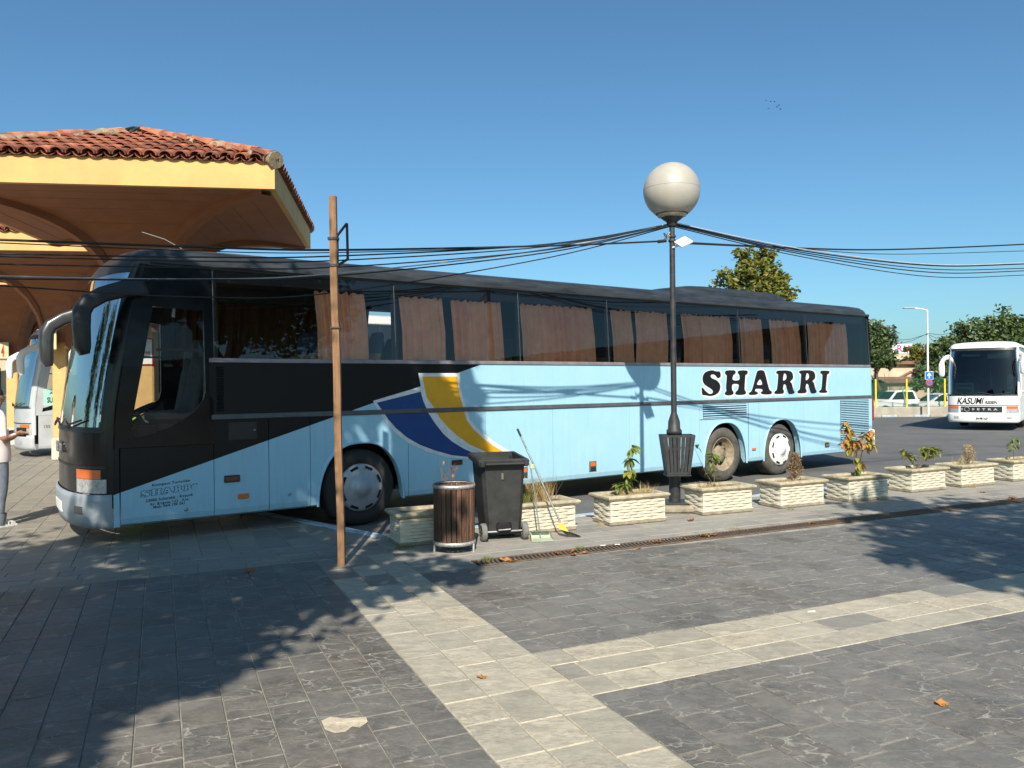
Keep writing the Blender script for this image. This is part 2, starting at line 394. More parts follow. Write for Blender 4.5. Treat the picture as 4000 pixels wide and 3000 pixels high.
blue = mixc(nt, stk, blue, (.27, .40, .46))
nt.links.new(mixc(nt, f, blue, (.0035, .004, .005)), b.inputs['Base Color']); b.inputs['Specular IOR Level'].default_value = .32
nt.links.new(ramp(nt, n, [(.3, .28), (.7, .4)]), b.inputs['Roughness']); bump(nt, b, nz(nt, tc, 1.1, 2), .06, .02)

# ---------------------------------------------------------------- lettering (all made at once)
Q = lambda pts: smooth_poly([sz(Z4, *p) for p in pts], 3)
LET = dict(
 S=[[(300,968),(315,990),(315,1025),(295,1042),(278,1038),(262,1015),(240,1002),(215,1006),(208,1025),(225,1045),(270,1065),(300,1095),(312,1130),(305,1175),(285,1205),(245,1228),(200,1236),(160,1228),(120,1222),(113,1190),(112,1152),(122,1146),(140,1167),(165,1192),(195,1212),(225,1205),(232,1185),(215,1160),(175,1135),(140,1108),(122,1070),(125,1020),(145,985),(180,965),(225,957),(262,967),(285,970)]],
 H=[[(362,985),(375,962),(420,957),(468,960),(478,985),(462,1005),(452,1012),(448,1062),(515,1062),(518,1012),(503,990),(507,965),(545,958),(600,962),(608,985),(595,1005),(583,1018),(575,1162),(585,1180),(590,1205),(570,1220),(520,1224),(480,1218),(478,1195),(495,1175),(505,1160),(508,1110),(445,1110),(440,1168),(452,1185),(455,1210),(430,1225),(385,1228),(362,1215),(365,1195),(378,1178),(374,1140),(382,1022),(372,1005)]],
 A=[[(705,985),(722,962),(750,956),(778,962),(795,990),(840,1160),(862,1180),(870,1200),(850,1217),(790,1218),(755,1210),(752,1195),(766,1185),(768,1168),(745,1158),(700,1158),(688,1170),(692,1185),(715,1195),(716,1212),(690,1222),(640,1224),(620,1215),(628,1195),(655,1168)], [(742,1055),(765,1110),(708,1110)]],
 R=[[(915,985),(925,965),(960,960),(1040,960),(1080,974),(1098,1008),(1095,1050),(1068,1080),(1085,1102),(1100,1165),(1112,1185),(1110,1205),(1072,1215),(1048,1205),(1030,1150),(1018,1116),(998,1112),(990,1160),(1000,1180),(995,1205),(960,1213),(905,1212),(897,1195),(910,1178),(925,1155),(938,1012),(930,998)], [(1000,995),(1022,1002),(1028,1035),(1015,1060),(990,1066)]],
 I=[[(1392,975),(1408,962),(1470,962),(1490,970),(1488,988),(1472,1002),(1466,1012),(1452,1160),(1465,1180),(1466,1195),(1440,1202),(1390,1200),(1378,1186),(1390,1172),(1405,1152),(1415,1012),(1398,995)]])
LET['R2'] = [[(1163 + (x - 915) * .95, y - 3 + (y - 1000) * -.02) for x, y in p] for p in LET['R']]
tmp = {}; mk = {}
LORDER = [('S', 'S'), ('H', 'H'), ('A', 'A'), ('R', 'R'), ('R2', 'R'), ('I', 'I')]
for k, _ in LORDER:
    tmp['big_' + k] = curve_obj([Q(p) for p in LET[k]], .0012); mk['big_' + k] = inkblack
    tmp['out_' + k] = curve_obj([Q(LET[k][0])], .0008, .035); mk['out_' + k] = whitedecal
    sml = [[(x * .00035, y * -.00035) for x, y in p] for p in LET[k]]
    tmp['sm_' + k] = curve_obj([smooth_poly(p, 2) for p in sml], .0008); mk['sm_' + k] = mat('coach_blue_print', (.33, .57, .70), .4, var=.04)
    tmp['smo_' + k] = curve_obj([smooth_poly(sml[0], 2)], .0004, .006); mk['smo_' + k] = inkblue
FT = dict(
 k1=('Kompani Turistike', .072, .0006, .0009, 0, 'CENTER', 1.12), k2=('23000 Suharekë - Kosovë', .062, .0006, .0009, 0, 'CENTER', 1.1), k3=('Rr. Brigada 123 , P.N.', .062, .0006, .0009, 0, 'CENTER', 1.1), k4=('Mob: 044 190 261', .062, .0006, .0009, 0, 'CENTER', 1.1),
 kas=('KASUMI', .42, .004, .004, .25, 'LEFT', .95), rei=('REISEN', .19, .004, .002, .25, 'LEFT', .95), set=('S E T R A', .17, .004, .008, 0, 'LEFT', 1.25), kk=('K', .16, .004, .004, 0, 'CENTER', 1), plate=('04-981-LD', .15, .003, .002, 0, 'CENTER', 1), priz=('PRIZREN', .19, .003, .006, 0, 'CENTER', 1), kr2=('KASUMI REISEN', .11, .003, .002, .2, 'CENTER', 1),
 suh=('SUHAREKË', .20, .003, .005, 0, 'CENTER', 1), xhr=('XHAJI', .11, .003, .003, .2, 'CENTER', 1.2), n155=('155', .11, .002, .001, 0, 'CENTER', 1),
 n2=('2', .46, .004, .016, 0, 'CENTER', 1), n4=('4', .46, .004, .016, 0, 'CENTER', 1), n6=('6', .46, .004, .016, 0, 'CENTER', 1), n1=('1', .46, .004, .016, 0, 'CENTER', 1), n8=('8', .46, .004, .016, 0, 'CENTER', 1),
 pri=('PRISHTINE', .088, .002, .001, 0, 'CENTER', .95), ria=('RIA', 1.05, .02, .008, 0, 'LEFT', 1.05), setm=('SETRA', .16, .006, .008, 0, 'CENTER', 1.2))
FM = dict(k1=inkblue, k2=inkblue, k3=inkblue, k4=inkblue, kas=inkblack, rei=inkblack, set=silver, kk=silver, plate=inkblack, priz=inkblack, kr2=inkblack, suh=inkblack, xhr=inkblack, n155=railm, n2=redp, n4=redp, n6=redp, n1=redp, n8=redp, pri=redp, ria=pinkp, setm=steel)
tmp.update(font_meshes(FT)); mk.update(FM)
TX = to_meshes(tmp, mk)

# ---------------------------------------------------------------- ground
AL = R(24.1)
def st(p): return (p[0] * math.cos(AL) + p[1] * math.sin(AL), -p[0] * math.sin(AL) + p[1] * math.cos(AL))
def ts(s, t, z=0): return Vector((s * math.cos(AL) - t * math.sin(AL), s * math.sin(AL) + t * math.cos(AL), z))
def roadz(Y): return -.12 - .012 * max(0, Y - 18)
rows = []
for y in [-60, -20, 5, 12, 18, 24, 30, 36, 44, 52, 60, 80, 120, 400]:
    rows.append([(x, y, roadz(min(y, 60))) for x in (-400, -60, -30, -10, 0, 10, 30, 60, 400)])
MB().grid(rows, sm=False).build('road', asph, kind='structure')
KC = (2.42, 9.04)
KQ = (KC[0] - .397 * 3, KC[1] + .918 * 3); KR = st((-6.5, 40))
pl = [(-70, -45), (80, -45), (80, KC[1] + .1 * 77.6), KC, KQ, KR, st((-60, 40))]
plaza = MB().prism(pl, lambda a, b, d: (a, b, d), -.3, -.007).build('plaza', jointm, rot=(0, 0, AL), fix=True, kind='structure')
unit = MB()
def ringp(x, z): return [(-x, -x, z), (x, -x, z), (x, x, z), (-x, x, z)]
unit.grid([ringp(.5, -.03), ringp(.5, -.0045), ringp(.482, 0.)], sm=False, closed=True).add(ringp(.482, 0.), [(0, 1, 2, 3)])
UM = {m.name: unit.mesh('slab', m) for m in (slate, pale, greyslab, midslab, wornslab)}
rs = random.Random(11)
def visible(s, t, m=140):
    p = ts(s, t); 
    if p.y < 1.5: return False
    x, y, k = proj(p); return -m < x < 4000 + m and y < 3000 + m * 1.6
def slabs(base, s0, s1, t0, t1, along, wdt, lmin, lmax, m, joint=.006, far=99, limit=lambda s, t: True, rough=.0015, second=None):
    far_mb = MB(); n = 0
    a0, a1, b0, b1 = (s0, s1, t0, t1) if along == 't' else (t0, t1, s0, s1)
    nc = max(1, round((a1 - a0) / wdt)); wd = (a1 - a0) / nc
    for i in range(nc):
        a = a0 + (i + .5) * wd; bpos = b0 - rs.uniform(0, lmax)
        while bpos < b1:
            L = rs.uniform(lmin, lmax); q0 = max(bpos, b0); q1 = min(bpos + L, b1); bpos += L
            if b1 - bpos < .08: q1 = b1; bpos = b1
            if q1 - q0 < .04: continue
            c = (a, (q0 + q1) / 2); s, t = c if along == 't' else c[::-1]
            if not visible(s, t) or not limit(s, t): continue
            sx_, sy_ = (wd - joint, q1 - q0 - joint) if along == 't' else (q1 - q0 - joint, wd - joint)
            z = rs.uniform(-rough, rough); mm = m if second is None or rs.random() > second[1] else second[0]
            if n < 296 and ts(s, t).y < far:
                o = link('slab', UM[mm.name], base, (s, t, z), (rs.uniform(-1, 1) * rough * 1.3, rs.uniform(-1, 1) * rough * 1.3, 0), (sx_, sy_, 1)); n += 1
            else:
                far_mb.add([(s + x * sx_, t + y * sy_, z + h) for x, y, h in unit.v], unit.f)
    if far_mb.v: far_mb.build('far_slabs', m, base, kind='stuff')
def panel(name, *a, **kw):
    o = empty(name, (0, 0, 0), AL, kind='structure'); slabs(o, *a, **kw); return o
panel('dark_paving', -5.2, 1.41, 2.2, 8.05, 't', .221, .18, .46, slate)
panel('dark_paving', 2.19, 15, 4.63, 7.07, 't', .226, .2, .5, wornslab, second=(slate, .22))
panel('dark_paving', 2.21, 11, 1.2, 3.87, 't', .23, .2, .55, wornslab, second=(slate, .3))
panel('pale_band_paving', 1.41, 2.2, 1.8, 8.05, 't', .262, .28, .55, pale, second=(midslab, .06))
panel('pale_band_paving', 2.2, 14, 3.87, 4.63, 's', .253, .3, .62, pale, second=(midslab, .03))
kt = lambda s: KC[1] + .1 * (s - KC[0]) - .17
panel('grey_paving', 2.2, 20, 7.36, 11, 's', .24, .35, .6, greyslab, limit=lambda s, t: t < kt(s) and t > 7.42 + .025 * (s - 2.8))
panel('grey_paving', -12, 2.2, 8.05, 8.85, 's', .2, .35, .6, midslab, rough=.003)
panel('bay_paving', -24, 2.2, 8.85, 40, 't', .3, .3, .6, midslab, far=12, limit=lambda s, t: (s < KC[0] - .43 * (t - KC[1]) - .2) if t < KQ[1] else (s < KQ[0] + (KR[0] - KQ[0]) * (t - KQ[1]) / (KR[1] - KQ[1]) - .2))
pt_ = [(1255, 2815), (1290, 2800), (1345, 2806), (1430, 2800), (1436, 2820), (1405, 2842), (1375, 2838), (1350, 2858), (1310, 2864), (1270, 2850)]
MB().add([tuple(Matrix.Rotation(-AL, 3, 'Z') @ ground(x, y, .0035)) for x, y in pt_], [tuple(range(len(pt_)))]).build('mortar_patch', mat('patch_mortar', (.50, .43, .32), .95, var=.3, scale=14, bmp=.5, bscale=60, obj=False), plaza)
# kerb stones
kb = MB().bbox(0, .78, 0, .15, -.28, .004, .012).mesh('kerbstone', kerbm)
p = Vector(KC)
for i in range(20):
    o = link('kerbstone', kb, plaza, (KC[0] + .8 * i, KC[1] + .08 * i - .15, 0), (0, 0, math.atan(.1)))
for i in range(4):
    d = Vector((-.397, .918)); q = p + d * (.8 * i + .02)
    link('kerbstone', kb, plaza, (q.x, q.y, 0), (0, 0, math.atan2(d.y, d.x)))
# slanting painted bay line on the asphalt
ml = MB()
a, c = ground(2640, 1985, -.116), ground(2990, 1928, -.116)
dv = (c - a).normalized() * .05; nv = Vector((-dv.y, dv.x, 0))
ml.add([a - nv, c - nv, c + nv, a + nv], [(0, 1, 2, 3)]); ml.build('road_line', linem, kind='structure')

# ---------------------------------------------------------------- drainage grate
gr = empty('drain_grate', ts(2.82, 7.09, 0), AL + math.atan(.025), label='long rusty slotted drain grate set in the paving in front of the planters', cat='grate')
MB().box(0, 11.5, 0, .25, -.2, -.0035).build('channel', dark, gr)
for y in (0, .228): MB().bbox(0, 11.5, y, y + .022, -.03, .006, .003).build('rail', rust, gr)
bm_ = MB(); sec = []
for i in range(7):
    y = .02 + .21 * i / 6; x = .05 * (i / 6) ** 1.6
    sec.append([(x, y, -.02), (x, y, .004), (x + .023, y, .004), (x + .023, y, -.02)])
bm_.grid(sec, sm=False, closed=True); bmesh_bar = bm_.mesh('bar', rust)
for i in range(232): link('bar', bmesh_bar, gr, (.01 + i * .0485, 0, 0))
# ---------------------------------------------------------------- coaches
# local frame of a coach: x runs from the nose to the tail along the driver's side, y across to the far side, z up; nose corner at x = -2.86
UC, WD, UR = -2.86, 2.5, 12.55
def lerp(tab, z):
    if z <= tab[0][0]: return tab[0][1]
    for (a, p), (c, q) in zip(tab, tab[1:]):
        if z <= c: return p + (q - p) * (z - a) / (c - a)
    return tab[-1][1]
RAKE = [(.2, .03), (.35, 0), (1.2, 0), (1.6, .04), (2.0, .10), (2.4, .17), (2.75, .24), (3.0, .31), (3.2, .39), (3.28, .45), (3.35, .53), (3.40, .64), (3.44, .84), (3.465, 1.2), (3.475, 1.7)]
VS = [(.2, .03), (.3, 0), (2.1, 0), (3.16, .055), (3.2, .05), (3.26, .045), (3.32, .075), (3.38, .15), (3.42, .30), (3.45, .55), (3.465, .8), (3.475, 1.0)]
RR = [(.2, .1), (.6, 0), (2.2, .02), (3.1, .08), (3.3, .12), (3.38, .2), (3.44, .4), (3.475, .8)]
BUL = .38
def front(z, wv, off=0.0):
    vs = lerp(VS, z); u = UC + lerp(RAKE, z) - BUL * math.sqrt(max(0, 1 - abs(wv) ** 2.4)) - off
    return (u, WD / 2 + (WD / 2 - vs) * wv, z)
def ws(a, c, n):
    # denser towards the corners
    return [math.sin((math.asin(max(-1, min(1, a))) + (math.asin(max(-1, min(1, c))) - math.asin(max(-1, min(1, a)))) * i / n)) for i in range(n + 1)]
def front_patch(z0, z1, w0, w1, off=0.004, nz_=3, nw=8, thick=.02):
    zs = [z0 + (z1 - z0) * i / nz_ for i in range(nz_ + 1)]; wl = ws(w0, w1, nw)
    m = MB(); m.grid([[front(z, x, off) for x in wl] for z in zs])
    # rim
    loop = [front(z0, x, off) for x in wl] + [front(z, wl[-1], off) for z in zs[1:]] + [front(z1, x, off) for x in reversed(wl[:-1])] + [front(z, wl[0], off) for z in reversed(zs[1:-1])]
    m.grid([loop, [(x + thick, y, z) for x, y, z in loop]], sm=False, closed=True); return m
def arch_low(u, arches):
    for c, r, top in arches:
        x = abs(u - c) / r
        if x < 1: return max(.2, .2 + (top - .2) * (1 - x ** 2.5) ** (1 / 2.1)), True
    return .2, False
def low_panel(u0, u1, ztop, arches):
    us = {u0, u1}
    for i in range(1, 8): us.add(u0 + (u1 - u0) * i / 8)
    for c, r, top in arches:
        for i in range(33):
            u = c - r * math.cos(PI * i / 32)
            if u0 <= u <= u1: us.add(u)
        for e in (c - r - .001, c + r + .001):
            if u0 < e < u1: us.add(e)
    m = MB(); rws = []
    for u in sorted(us):
        z, ar = arch_low(u, arches)
        if ar and z > .21: r = [(u, .13, z), (u, -.008, z), (u, 0, min(z + .05, ztop - .01)), (u, 0, ztop), (u, .03, ztop)]
        else: r = [(u, .07, .2), (u, .016, .225), (u, 0, .29), (u, 0, ztop), (u, .03, ztop)]
        rws.append(r)
    m.grid(rws, sm=False)
    for r in (rws[0], rws[-1]): m.add(r, [(0, 1, 2, 3, 4)])
    return m
def mirror_y(m):
    m.v = [(x, WD - y, z) for x, y, z in m.v]; m.f = [tuple(reversed(f)) for f in m.f]; return m
def wheel(parent, c, r, mt, rimmat, cap, out=-1, width=.3, name='wheel'):
    # out = -1: outer face towards -y
    t = MB(); prof = [(r * .60, -.02), (r * .64, .012), (r * .78, .02), (r * .93, .008), (r * .985, -.03), (r, -.06), (r, -width + .06), (r * .93, -width), (r * .5, -width)]
    t.lathe([(a, b_) for a, b_ in prof], 40, (0, 0, 0), 'y')
    # tread blocks
    for k in range(48):
        a = 2 * PI * k / 48
        for h0, h1 in ((-.065, -.12), (-.2, -.25)):
            q = [(r + .004) * Vector((math.cos(a + d), 0, math.sin(a + d))) for d in (-.045, .045)]
            t.add([q[0] - Vector((0, h0, 0)), q[1] - Vector((0, h0, 0)), q[1] - Vector((0, h1, 0)), q[0] - Vector((0, h1, 0))], [(0, 1, 2, 3)])
    if out > 0: t.v = [(x, -y, z) for x, y, z in t.v]; t.f = [tuple(reversed(f_)) for f_ in t.f]
    root = link(name, t.mesh('tyre', mt), parent, c)
    h = MB()
    if cap:
        h.lathe([(r * .62, -.0), (r * .615, .035), (r * .54, .05), (r * .40, .058), (r * .385, .062)], 40, axis='y')
        h.lathe([(r * .385, .062), (r * .20, .075), (r * .195, .082), (.001, .085)], 40, axis='y')
    else:
        h.lathe([(r * .62, .0), (r * .60, .012), (r * .57, -.02), (r * .50, -.05), (r * .44, -.14), (r * .32, -.13), (r * .24, -.05), (r * .22, -.03), (.001, -.03)], 40, axis='y')
    if out > 0: h.v = [(x, -y, z) for x, y, z in h.v]; h.f = [tuple(reversed(f_)) for f_ in h.f]
    link('rim', h.mesh('rim', rimmat), root)
    s = -1 if out < 0 else 1
    nslot = 8
    for k in range(nslot):
        a0 = 2 * PI * (k + .5) / nslot; q = MB(); pts = []
        if cap:
            for rr, dy in ((r * .50, .059), (r * .57, .049)):
                pts.append([(rr * math.cos(a0 + d), s * dy, rr * math.sin(a0 + d)) for d in (-.21, -.1, 0, .1, .21)])
            q.grid(pts, sm=False)
        else:
            cx, cz = r * .37 * math.cos(a0), r * .37 * math.sin(a0)
            pts = [(cx + .038 * math.cos(b_ * PI / 4), s * -.118, cz + .038 * math.sin(b_ * PI / 4)) for b_ in range(8)]
            q.add(pts, [tuple(range(8))])
        q.build('vent_slot', dark, root)
    return root
def mirror_arm(parent, pts, rad, m, glassm=None):
    # flattened horn-shaped mirror: rings along a path
    P = [Vector(p) for p in pts]; rws = []
    n = len(P)
    for i, p in enumerate(P):
        t = (P[min(i + 1, n - 1)] - P[max(i - 1, 0)]).normalized(); a = Vector((0, 1, 0)); b_ = t.cross(a).normalized()
        ra, rb = rad[i]
        rws.append([tuple(p + a * ra * math.copysign(abs(math.cos(k)) ** .7, math.cos(k)) + b_ * rb * math.copysign(abs(math.sin(k)) ** .7, math.sin(k))) for k in [2 * PI * j / 14 for j in range(14)]])
    mb = MB().grid(rws, closed=True); mb.add(rws[0], [tuple(range(14))]); mb.add(rws[-1], [tuple(reversed(range(14)))])
    return mb.build('mirror', m, parent)
ARCH = [(.13, .615, 1.0), (7.5, .61, 1.0), (9.24, .61, 1.0)]
SEAM = [-2.79, -1.775, -1.115, -.58, .83, 2.11, 3.38, 5.03, 6.79, 8.50, 9.95, 11.22, 12.5]
WDIV = [-1.76, .655, 2.765, 4.59, 6.2, 7.955, 10.10, 12.42]
def win_pane(a, c, far=False, z0=2.11, z1=3.165):
    m = MB(); y0, y1 = lerp(VS, z0) + .004, lerp(VS, z1) + .004
    m.add([(a, y0, z0), (c, y0, z0), (c - (.01 if True else 0), y1, z1), (a, y1, z1)], [(0, 1, 2, 3)])
    return mirror_y(m) if far else m
def outline(z):
    pts = [front(z, x) for x in ws(-1, 1, 26)]; vs = lerp(VS, z); ur = UR - lerp(RR, z)
    n = 22
    for i in range(1, n): pts.append((pts[26][0] + (ur - .12 - pts[26][0]) * i / n, WD - vs, z))
    for k in range(5): a = k / 4 * PI / 2; pts.append((ur - .12 + .12 * math.sin(a), WD - vs - .12 + .12 * math.cos(a), z))
    for k in range(5): a = k / 4 * PI / 2; pts.append((ur - .12 + .12 * math.cos(a), vs + .12 - .12 * math.sin(a), z))
    u0 = pts[0][0]
    for i in range(1, n): pts.append((ur - .12 + (u0 - ur + .12) * i / n, vs, z))
    return pts
def roof_mesh(m, name, root):
    mb = MB(); zs = [3.165, 3.2, 3.23, 3.26, 3.29, 3.32, 3.35, 3.38, 3.40, 3.42, 3.44, 3.455, 3.465, 3.475]
    rws = [outline(z) for z in zs]; mb.grid(rws, closed=True); mb.add(rws[-1], [tuple(range(len(rws[-1])))], sm=False)
    return mb.build(name, m, root)

def coach(root, S):
    full = S.get('full')
    body, roofmat = S['body'], S['roof']
    # under-structure
    MB().box(-2.7, 12.3, .5, 2.0, .26, 1.0).box(-2.6, -.7, .08, 2.42, .3, 1.02).box(1.0, 6.6, .08, 2.42, .24, 1.02).box(10.0, 12.3, .08, 2.42, .35, 1.02).build('chassis', dark, root)
    for far in (False, True):
        for a, c in zip(SEAM, SEAM[1:]):
            if far and not full: a2 = [(7.5, .61, 1.0), (9.24, .61, 1.0), (.13, .615, 1.0)]
            else: a2 = ARCH
            zt = 1.075 if c < -1.7 else 1.362
            m = low_panel(a + .004, c - .004, zt, a2)
            if far: mirror_y(m)
            m.build('side_panel', body, root)
        m = MB().box(-1.82, 12.45, 0., .03, 1.36, 2.06)
        (mirror_y(m) if far else m).build('waist_panel', S['waist'], root)
        m = MB().bbox(-1.80, 12.5, -.022, .02, 1.365, 1.428, .008)
        (mirror_y(m) if far else m).build('belt_rail', S.get('rail', railm), root)
        m = MB().bbox(-1.82, 12.43, -.016, .02, 2.05, 2.104, .006)
        (mirror_y(m) if far else m).build('sill_strip', S.get('sill', sillm), root)
        for a, c in zip(WDIV, WDIV[1:]):
            m = win_pane(a + .006, c - .006, far); m.build('window', S['glass'], root)
        for u in WDIV:
            m = MB().add([(u - .05, .022, 2.1), (u + .05, .022, 2.1), (u + .05, .08, 3.2), (u - .05, .08, 3.2)], [(0, 1, 2, 3)])
            m.add([(u - .004, -.001, 2.1), (u + .004, -.001, 2.1), (u + .004, .054, 3.17), (u - .004, .054, 3.17)], [(0, 1, 2, 3)], 1)
            (mirror_y(m) if far else m).build('window_pillar', [blackt, railm], root)
        # gutter lip under the roof edge
        m = MB().bbox(-2.45, 12.45, .005, .06, 3.185, 3.235, .01)
        (mirror_y(m) if far else m).build('gutter', roofmat, root)
    roof_mesh(roofmat, 'roof', root)
    # cab side: dark panel with a window that sweeps down to the front
    sweep = [(-1.86, 1.71), (-1.89, 1.60), (-1.99, 1.48), (-2.10, 1.39), (-2.25, 1.29), (-2.49, 1.21), (-2.70, 1.17)]
    ring_in = [(-2.43, 2.69), (-1.87, 2.67)] + sweep + [(-2.624, 1.6), (-2.552, 2.0), (-2.481, 2.4)]
    ring_out = [(-2.50, 3.17), (-1.77, 3.17), (-1.77, 1.6), (-1.77, 1.3), (-1.77, 1.08), (-2.0, 1.08), (-2.2, 1.08), (-2.5, 1.08), (-2.865, 1.08)] + [(UC + lerp(RAKE, z) - .012, z) for z in (1.6, 2.0, 2.6)]
    yv = lambda z: lerp(VS, z)
    for far in (False, True):
        m = MB(); n = len(ring_in)
        m.add([(u, yv(z), z) for u, z in ring_out] + [(u, yv(z), z) for u, z in ring_in], [(i, (i + 1) % n, n + (i + 1) % n, n + i) for i in range(n)])
        m.add([(u, yv(z), z) for u, z in ring_in] + [(u, yv(z) + .05, z) for u, z in ring_in], [(i, (i + 1) % n, n + (i + 1) % n, n + i) for i in range(n)])
        (mirror_y(m) if far else m).build('cab_panel', S['cab'], root)
        m = MB().add([(u, yv(z) + .018, z) for u, z in ring_in], [tuple(range(n))]); (mirror_y(m) if far else m).build('cab_window', S.get('cabglass', wclear), root)
        m = MB().box(-2.40, -1.87, .012, .03, 2.18, 2.21); (mirror_y(m) if far else m).build('window_bar', blackt, root)
    # nose
    front_patch(.19, .57, -1, 1, .035, 5, 26).build('bumper', S['bumper'], root, fix=True)
    front_patch(.575, 1.28, -1, 1, .0, 6, 26).build('nose_panel', S['nose'], root)
    front_patch(1.285, 3.165, -.995, .995, .0, 14, 30).build('windscreen', S['wind'], root)
    front_patch(1.28, 3.18, -1, -.955, .012, 14, 3).build('front_pillar', S['cab'], root); front_patch(1.28, 3.18, .955, 1, .012, 14, 3).build('front_pillar', S['cab'], root)
    front_patch(3.08, 3.185, -.97, .97, .006, 3, 24).build('windscreen_header', blackt, root)
    front_patch(1.26, 1.32, -.97, .97, .012, 2, 24).build('windscreen_cowl', blackt, root)
    for sgn in (-1, 1):
        a, c = (-.985, -.66) if sgn < 0 else (.66, .985)
        front_patch(.585, .74, a, c, .012, 2, 6).build('headlight', lensm, root); front_patch(.745, .845, a + (.03 if sgn < 0 else 0), c - (0 if sgn < 0 else .03), .013, 2, 6).build('indicator', amber, root)
        a, c = (-.80, -.66) if sgn < 0 else (.66, .80)
        front_patch(.34, .43, a, c, .040, 1, 3).build('fog_lamp', lensm if S.get('bright') else railm, root)
    front_patch(.86, .885, -.98, .98, .008, 1, 24).build('nose_seam', blackt, root)
    front_patch(.30, .42, -.22, .22, .045, 1, 4).build('number_plate', S.get('plate', signwhite), root)
    # wipers
    for sgn in (-1, 1):
        pts = [front(1.30 + .05 * abs(i - 2), (-.35 if sgn < 0 else .45) + sgn * -.22 * (i - 2), .05) for i in range(5)]
        MB().tube(pts, .012, 6).build('wiper', blackt, root)
    # rear
    MB().add([(UR - lerp(RR, z), y, z) for z in (.3, .6, 2.1) for y in (.03, WD - .03)], [(0, 1, 3, 2), (2, 3, 5, 4)]).build('rear_panel', S['body_rear'], root)
    MB().add([(UR - lerp(RR, z), y, z) for z in (2.1, 2.7, 3.2) for y in (.03, WD - .03)], [(0, 1, 3, 2), (2, 3, 5, 4)]).build('rear_window', darkglass, root)
    # mirrors
    for sgn in (-1, 1):
        Y = lambda y: y if sgn < 0 else WD - y
        pts = [(-2.50, Y(.03), 2.92), (-2.62, Y(-.05), 2.90), (-2.82, Y(-.10), 2.86), (-3.04, Y(-.13), 2.78), (-3.19, Y(-.15), 2.68), (-3.245, Y(-.16), 2.58), (-3.25, Y(-.16), 2.42), (-3.24, Y(-.16), 2.2), (-3.22, Y(-.16), 2.12)]
        rad = [(.045, .10), (.045, .10), (.05, .095), (.055, .088), (.08, .09), (.105, .092), (.115, .088), (.115, .08), (.08, .05)]
        pts = [(x + .07 if z < 2.91 else x, y, z) for x, y, z in pts] if sgn < 0 else [(x - .02, y, z - .06) for x, y, z in pts]
        mirror_arm(root, pts, rad, S['mirror'][0 if sgn < 0 else 1])
    for c, cap, mt, rm in S['wheels']:
        wheel(root, (c, .06, .395), .515, mt, rm, cap)
        wheel(root, (c, WD - .06, .395), .515, rubber, hubm, True, out=1)

CM = bpy.data.materials
main = empty('coach', BP * 1, PI / 2 - TH, label='long light blue and black three-axle coach with SHARRI lettering parked behind the planters', cat='coach')
main.location.z = 0
greyrear = mat('rear_blue', (.33, .57, .70), .4)
wheelcap_w = mat('white_hubcap', (.86, .85, .80), .5, var=.08, scale=6)
rustrim = mat('brown_steel_rim', (.24, .19, .125), .8, var=.5, scale=14)
coach(main, dict(body=M_BLUE, waist=M_BLUE, roof=roofm, glass=win, cab=blackp, bumper=mat('bumper_silver', (.30, .335, .365), .45, var=.12, scale=4), nose=blackp, wind=wind, body_rear=greyrear, mirror=(blackt, mat('grey_mirror', (.03, .03, .032), .3, var=.2, coat=.3)),
     wheels=[(.13, True, rubber, hubm), (7.5, False, rubber_d, rustrim), (9.2, True, rubber_d, wheelcap_w)]))
B = lambda mb, name, m, par=None, **kw: mb.build(name, m, par or main, **kw)
# nose letters, grille marks
link('lettering', TX['setm'], main, (UC - BUL + .005 - .03, 1.25, 1.0), (PI / 2, 0, -PI / 2))
# strip between bumper and first panel
B(MB().add([(-2.86, .004, .2), (-2.80, .001, .2), (-2.80, 0, 1.08), (-2.86, .004, 1.08)], [(0, 1, 2, 3)]), 'corner_strip', M_BLUE)
# wheel arch lips
for c, r, top in ARCH:
    pts = []
    for i in range(41):
        u = c - r * math.cos(PI * i / 40); z, _ = arch_low(u, [(c, r, top)]); pts.append((u, -.004, z))
    B(MB().tube(pts, .018, 6), 'wheel_arch', M_BLUE)
    B(MB().add([(c - r, .46, .2), (c + r, .46, .2), (c + r, .46, 1.05), (c - r, .46, 1.05)], [(0, 1, 2, 3)]), 'arch_liner', dark)
# louvred vents
def louvre(u0, u1, z0, z1, n, m, frame=None):
    B(MB().add([(u0, -.002, z0), (u1, -.002, z0), (u1, -.002, z1), (u0, -.002, z1)], [(0, 1, 2, 3)]), 'vent_recess', dark)
    h = (z1 - z0) / n
    me = MB().add([(0, -.003, 0), (u1 - u0, -.003, 0), (u1 - u0, -.016, h * .30), (0, -.016, h * .30), (u1 - u0, -.003, h * .62), (0, -.003, h * .62)], [(0, 1, 2, 3), (3, 2, 4, 5)]).mesh('vent_slat', m)
    for i in range(n): link('vent_slat', me, main, (u0, 0, z0 + i * h + .003))
louvre(6.88, 8.12, 1.09, 1.34, 6, M_BLUE); louvre(11.26, 12.36, .42, 1.34, 24, M_BLUE); louvre(-1.735, -1.655, 1.46, 2.01, 26, blackt)
B(MB().box(6.79, 8.2, -.004, .0, 1.066, 1.076), 'panel_seam', blackt); B(MB().box(8.17, 8.178, -.004, 0, .3, 1.36), 'panel_seam', railm)
